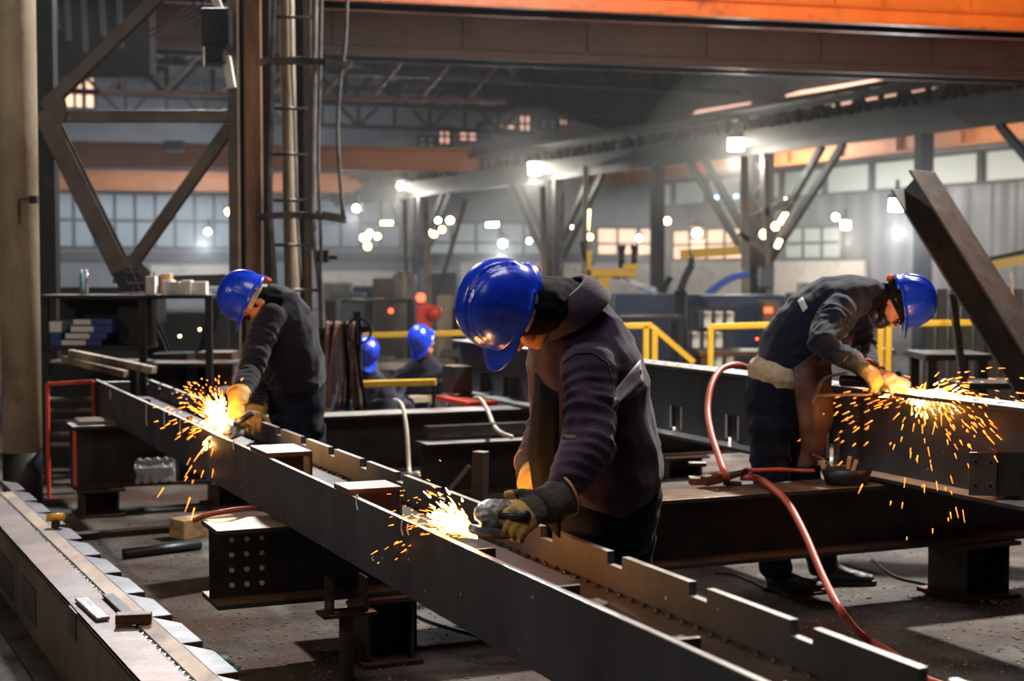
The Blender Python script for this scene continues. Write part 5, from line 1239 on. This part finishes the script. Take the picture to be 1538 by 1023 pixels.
# ================================================================== MIDDLE DISTANCE
def boxat(x0, x1, y0, y1, Y, d, m, name, label, cat, bevel=.01, ground=True, top=None, group=None):
    a, b_ = W(x0, y1, Y), W(x1, y0, Y); z0 = 0 if ground else a.z
    g = G(); g.box(V(((a.x + b_.x) / 2, Y + d / 2, (z0 + b_.z) / 2)), (b_.x - a.x, d, b_.z - z0)); return tag(g.obj(name, m, bevel=bevel, top=top), label, cat, group)
def table(x0, x1, y, Y, d, label, m=frame_m, name='work_table', nleg=2, th=.05):
    a, b_ = W(x0, y, Y), W(x1, y, Y); t = thing(name, label, 'work table', V(((a.x + b_.x) / 2, Y, 0))); c = (a + b_) / 2
    g = G(); g.box(c + V((0, d / 2, -th / 2)), (b_.x - a.x, d, th)); g.obj('table_top', m, t, bevel=.004, top=grey_edge)
    for i in range(nleg):
        for dy in (.05, d - .05):
            x = a.x + .06 + (b_.x - a.x - .12) * i / (nleg - 1); g = G(); g.box(V((x, Y + dy, (c.z - th) / 2)), (.07, .07, c.z - th)); g.obj('leg', m, t)
table(660, 800, 530, 16.5, .8, 'low steel table behind the yellow rail and nearest helmet', nleg=3)
table(540, 640, 548, 14.6, .5, 'low pale bench right behind the crouching workers', pale_post)
table(855, 1030, 476, 20, 1.0, 'long dark table behind the shoulder of the nearest worker', frame_dark, nleg=3)
table(1050, 1175, 528, 15.5, .7, 'rusty work table behind the apron worker and the yellow rail', rust_steel)
table(1235, 1345, 525, 16.5, .7, 'dark work table behind the apron worker under the respirator', dark_steel)
table(1390, 1490, 532, 11.6, .6, 'dark steel trestle table behind the slim leaning rod', dark_steel, nleg=2)
table(1440, 1600, 575, 11.2, .5, 'low dark trestle at the foot of the leaning beam', dark_steel, nleg=2)
table(480, 620, 450, 24, .8, 'far dark bench beyond the straps', frame_dark, nleg=3)
for i, (y, Y) in enumerate(((545, 16.2), (560, 15.8), (590, 14.2), (600, 13.9))):
    g = G(); a, b_ = W(580 + i * 10, y, Y), W(680 + i * 5, y - 4, Y + .4); g.bar(a, b_, .12, .06); o = tag(g.obj('flat_stock', pale_post if i % 2 else frame_m, bevel=.004), ['grey flat bar deepest in the pile behind the crouching workers', 'pale flat bar next to the deepest in the pile', 'grey flat bar just above the lowest of the pile', 'pale flat bar lowest of the pile behind the cross beam'][i], 'flat bar')
    for q in (a, b_): pass
# long blue container tops
boxat(925, 1060, 442, 478, 27, 1.5, bluep, 'blue_container', 'long blue steel container behind the nearest worker', 'container', .02)
boxat(1062, 1180, 444, 486, 26, 1.5, bluep, 'blue_container', 'blue steel container by the foot of the cabinet column', 'container', .02)
boxat(590, 622, 412, 447, 30, 1, bluep, 'blue_container', 'small blue tank far behind the straps', 'container', .02)
boxat(560, 600, 418, 455, 29, 1, frame_m, 'grey_cabinet', 'grey cabinet far behind the straps', 'cabinet', .02)
boxat(488, 505, 452, 480, 20, .5, frame_dark, 'floor_cabinet', 'small dark crate behind the ladder foot', 'cabinet', .02)
boxat(655, 690, 445, 482, 22, 1, pale_post, 'tan_cabinet', 'tan cabinet beside the red machine', 'cabinet', .02)
A = W(607, 408, 27); g = G(); g.rod(V((A.x, A.y, 0)), A, .16, 16); tag(g.obj('gas_cylinder', pale_post, smooth=True), 'upright pale cylinder by the farthest lattice column', 'gas cylinder')
# crate with pale bags
t = thing('wire_crate', 'stack crate full of white bundles before the blue containers', 'crate', V((W(1070, 500, 17.5).x, 17.5, 0)))
a, b_ = W(1036, 545, 17.5), W(1104, 465, 17.5)
g = G()
for i in range(5): x = a.x + (b_.x - a.x) * i / 4; g.bar(V((x, 17.4, 0)), V((x, 17.4, b_.z)), .03, .03, V((0, 1, 0)))
for i in range(6): z = b_.z * i / 5 + .01; g.bar(V((a.x, 17.4, z)), V((b_.x, 17.4, z)), .03, .03)
g.obj('wire_frame', frame_dark, t)
for i in range(4):
    for j in range(5):
        if (i * 7 + j * 3) % 6 == 0: continue
        z0 = b_.z * j / 5; g = G(); g.box(V((a.x + (b_.x - a.x) * (i + .5) / 4, 17.65, z0 + b_.z / 10)), (.11, .3, b_.z / 5 - .05)); tag(g.obj('white_bundle', paper, bevel=.015), 'white wrapped bundle stacked in the wire crate', 'bundle', 'bundles in the wire crate')
# yellow welding gantry with nozzles
Yg = 22
t = thing('welding_gantry', 'yellow welding gantry with two black nozzles and an arm, before the bright bay', 'machine', V((W(910, 440, Yg).x, Yg, 0)))
def gb(x0, x1, y0, y1, m, n, d=.3, Y=Yg): a, b_ = W(x0, y1, Y), W(x1, y0, Y); g = G(); g.box((a + b_) / 2, (b_.x - a.x, d, b_.z - a.z)); g.obj(n, m, t, bevel=.015)
gb(880, 955, 404, 416, yellow, 'beam'); gb(896, 914, 416, 440, yellow, 'column'); gb(880, 888, 375, 420, yellow, 'upright'); gb(934, 957, 396, 408, yellow, 'nozzle_bracket')
for x in (934, 953):
    A, B = W(x, 374, Yg), W(x - 1, 402, Yg); g = G(); g.rod(A, B, .045); g.rod(A, A + Z * .05, .06); g.obj('nozzle', blackp, t, True)
g = G(); A = W(905, 440, Yg); g.box(V((A.x, Yg, A.z / 2)), (.25, .25, A.z)); g.obj('base', frame_m, t)
g = G(); g.path([W(876, 362, Yg), W(880, 385, Yg), W(888, 400, Yg)], .05); g.obj('cable_arm', blackp, t, True)
g = G(); g.bar(W(920, 414, Yg), W(985, 436, Yg), .07, .07); g.obj('slide', chrome, t)
# robot arm and boom
t = thing('robot_arm', 'slim dark jointed arm under a yellow boom near the cabinet column', 'machine', V((W(1030, 440, 24).x, 24, 0)))
g = G(); g.path([W(1022, 436, 24), W(1030, 415, 24), W(1039, 398, 24)], .06); g.obj('lower_arm', blackp, t, True)
g = G(); g.path([W(1039, 398, 24), W(1038, 385, 24), W(1034, 378, 24)], .055); g.obj('upper_arm', blackp, t, True)
g = G(); g.bar(W(1022, 382, 24), W(1110, 376, 24), .1, .14); g.obj('boom', yellow, t)
A = W(1022, 436, 24); g = G(); g.rod(V((A.x, 24, 0)), A, .1); g.obj('pedestal', frame_dark, t, True)
g = G(); g.path([W(1062, 443, 30), W(1085, 425, 30), W(1105, 415, 30), W(1125, 411, 30)], .07); tag(g.obj('blue_boom', mat('bright_blue', (50, 96, 190), rough=.5), smooth=True), 'curved blue boom rising behind the blue containers', 'boom')
g = G(); g.bar(W(958, 428, 24), W(986, 441, 24), .12, .1); tag(g.obj('blue_rail', mat('pale_blue', (130, 170, 230), rough=.3), bevel=.02), 'short shiny pale blue rail in front of the slim grey post', 'rail')
g = G(); A = W(1000, 428, 24.3); g.path([W(996, 440, 24.3), A, W(1008, 416, 24.3)], .05); tag(g.obj('torch_stand', frame_dark, smooth=True), 'small dark torch stand near the pale blue rail', 'stand')
# cabinet column equipment
boxat(1143, 1163, 402, 432, 33.4 - 2.2, .4, corr_m, 'wall_cabinet', 'grey electric cabinet fixed on the lattice column', 'cabinet', .02, ground=False)
boxat(1146, 1172, 452, 486, 25, .5, mat('olive_cabinet', (104, 104, 84), rough=.6), 'switch_cabinet', 'olive switch cabinet showing a red signal light', 'cabinet', .02)
g = G(); A = W(1154, 466, 24.9); g.box(A, (.12, .05, .08)); tag(g.obj('signal_light', lamp_r, bevel=.01), 'red signal light on the olive switch cabinet', 'signal lamp')
g = G(); A = W(587, 467, 22); g.ball(A, .035, n=8); tag(g.obj('signal_light', lamp_r, smooth=True), 'small red signal light behind the yellow rail', 'signal lamp')
g = G(); A = W(632, 447, 20); g.ball(A, .06, n=8); tag(g.obj('signal_light', lamp_r, smooth=True), 'orange beacon on top of the red machine', 'signal lamp')
for i, (x, y) in enumerate(((1137, 509), (555, 550), (300, 495), (270, 505))):
    g = G(); g.ball(W(x, y, 14.2), .012, n=8); tag(g.obj('spark_glint', lamp_y if i else lamp_r, smooth=True), ['orange glint low behind the apron worker', 'tiny warm glint beside the crouching worker', 'tiny warm glint behind the bent ladder worker', 'tiny warm glint beside the trestle brace'][i], 'lamp')
# pipes and arm on the cabinet column, clutter that gives the column its bulk
for i, (x0, y0, x1, y1) in enumerate(((1118, 235, 1120, 480), (1150, 240, 1156, 470), (1128, 330, 1190, 300), (1110, 350, 1150, 380), (815, 280, 818, 470), (845, 290, 842, 470), (640, 300, 644, 470), (608, 300, 612, 460), (880, 250, 878, 420), (700, 300, 655, 450))):
    Y = 31.5 if x0 > 1000 else (41 if x0 > 700 else 38); g = G(); g.bar(W(x0, y0, Y), W(x1, y1, Y), .1 if i % 2 else .16, .1, V((0, 1, 0))); tag(g.obj('service_pipe', [pale_post, frame_m][i % 2]), ['pale riser pipe on the lamp side of the cabinet column', 'dark riser pipe on the far side of the cabinet column', 'pale strut slanting across the cabinet column', 'dark strut low on the cabinet column', 'pale riser pipe on the column behind the gantry', 'dark riser pipe close beside the column behind the gantry', 'pale riser pipe on the farthest braced column', 'dark riser pipe beside the farthest braced column', 'pale drop pipe above the yellow gantry', 'dark sloping strut beside the farthest braced column'][i], 'pipe')
# red machine
t = thing('red_machine', 'dark red machine with a round drum behind the yellow rail', 'machine', V((W(640, 480, 20.3).x, 20.3, 0)))
a, b_ = W(625, 490, 20.3), W(648, 458, 20.3); g = G(); g.box(V(((a.x + b_.x) / 2, 20.4, b_.z / 2)), (b_.x - a.x, .3, b_.z)); g.obj('body', redp, t, bevel=.02)
A = W(652, 471, 20.2); g = G(); g.rod(A, A + V((0, .35, 0)), .1, 20); g.obj('drum', redp, t, True)
A = W(636, 452, 20.3); g = G(); g.rod(A - Z * .06, A + Z * .03, .05); g.obj('cap', pale_post, t, True)
# tall screens behind the apron worker
for i in range(9):
    x = 1388 + i * 19; boxat(x, x + 17, 432 + (i % 3) * 2, 540, 16.4 + .02 * (i % 2), .06, frame_dark, 'screen_panel', 'tall dark screen panel standing in the row behind the leaning beam', 'screen', .01, group='screens behind the leaning beam')
t = thing('canopy_frame', 'small yellow edged canopy roof above the dark screens', 'canopy', W(1500, 390, 17))
g = G(); a, b_ = W(1478, 394, 17), W(1580, 372, 17); g.bar(a, b_, .5, .06); g.obj('roof_board', frame_dark, t, bevel=.01)
g = G(); a, b_ = W(1479, 401, 16.75), W(1580, 382, 16.75); g.bar(a, b_, .03, .1); g.obj('yellow_edge', mat('olive_yellow', (120, 100, 44), rough=.6), t)
for x in (1484, 1560): A = W(x, 398, 17); g = G(); g.bar(V((A.x, 17, 0)), A, .05, .05, V((0, 1, 0))); g.obj('leg', frame_dark, t)
g = G(); a, b_ = W(1518, 410, 16.3), W(1521, 450, 16.3); g.bar(a, b_, .03, .03, V((0, 1, 0))); tag(g.obj('hanging_hook', pale_post, bevel=.008), 'pale hook hanging below the yellow edged canopy', 'hook')
# more clutter in the deep hall
cl = [((700, 430, 30), 'tan'), ((720, 440, 26), 'blue'), ((520, 440, 30), 'grey'), ((545, 430, 34), 'blue'), ((505, 425, 36), 'tan'), ((575, 432, 33), 'dark'), ((1225, 425, 34), 'tan'), ((1250, 420, 36), 'grey'), ((1300, 430, 30), 'blue'), ((1215, 440, 28), 'dark'), ((990, 455, 30), 'dark'), ((860, 455, 26), 'dark'), ((690, 460, 22), 'dark'), ((665, 410, 38), 'grey'), ((780, 440, 34), 'tan')]
mm = {'tan': pale_post, 'blue': bluep, 'grey': corr_m, 'dark': frame_dark}
for i, ((x, y, Y), k_) in enumerate(cl):
    w = 10 + (i * 7) % 16; boxat(x - w, x + w, y, 470, Y, .8, mm[k_], 'machine_cabinet', ['first', 'second', 'third', 'fourth', 'fifth', 'sixth', 'seventh', 'eighth', 'ninth', 'tenth', 'eleventh', 'twelfth', 'thirteenth', 'fourteenth', 'fifteenth'][i] + ' blurred ' + k_ + ' machine cabinet in the deep hall', 'cabinet', .03)
# floor debris
g = G()
for i in range(5200):
    if i % 3 == 0: p = V((R.uniform(-4, 5), R.uniform(5.2, 11), 0))
    else: p = WZ(R.uniform(90, 760) if i % 2 else R.uniform(1000, 1538), R.uniform(770, 1022))
    s = R.uniform(.002, .008) * (1.6 if i % 40 == 0 else 1); a = R.uniform(0, pi)
    g.box(p + Z * s * .3, (s * 2, s, s * .6), (V((cos(a), sin(a), 0)), V((-sin(a), cos(a), 0)), Z))
o = g.obj('debris', mat('chips', (92, 78, 64), (150, 132, 110), rough=.8, scale=3)); o['kind'] = 'stuff'; o['label'] = 'small metal chips and scale strewn over the shop floor'; o['category'] = 'debris'

sc.view_settings.view_transform = 'Standard'
sc.view_settings.look = 'None'
sc.view_settings.gamma = 1
sc.view_settings.exposure = 0.0
sc.cycles.use_denoising = True
sc.cycles.max_bounces = 6
sc.cycles.diffuse_bounces = 3
sc.cycles.glossy_bounces = 3
sc.cycles.volume_bounces = 0
sc.cycles.sample_clamp_indirect = 4
sc.cycles.sample_clamp_direct = 0
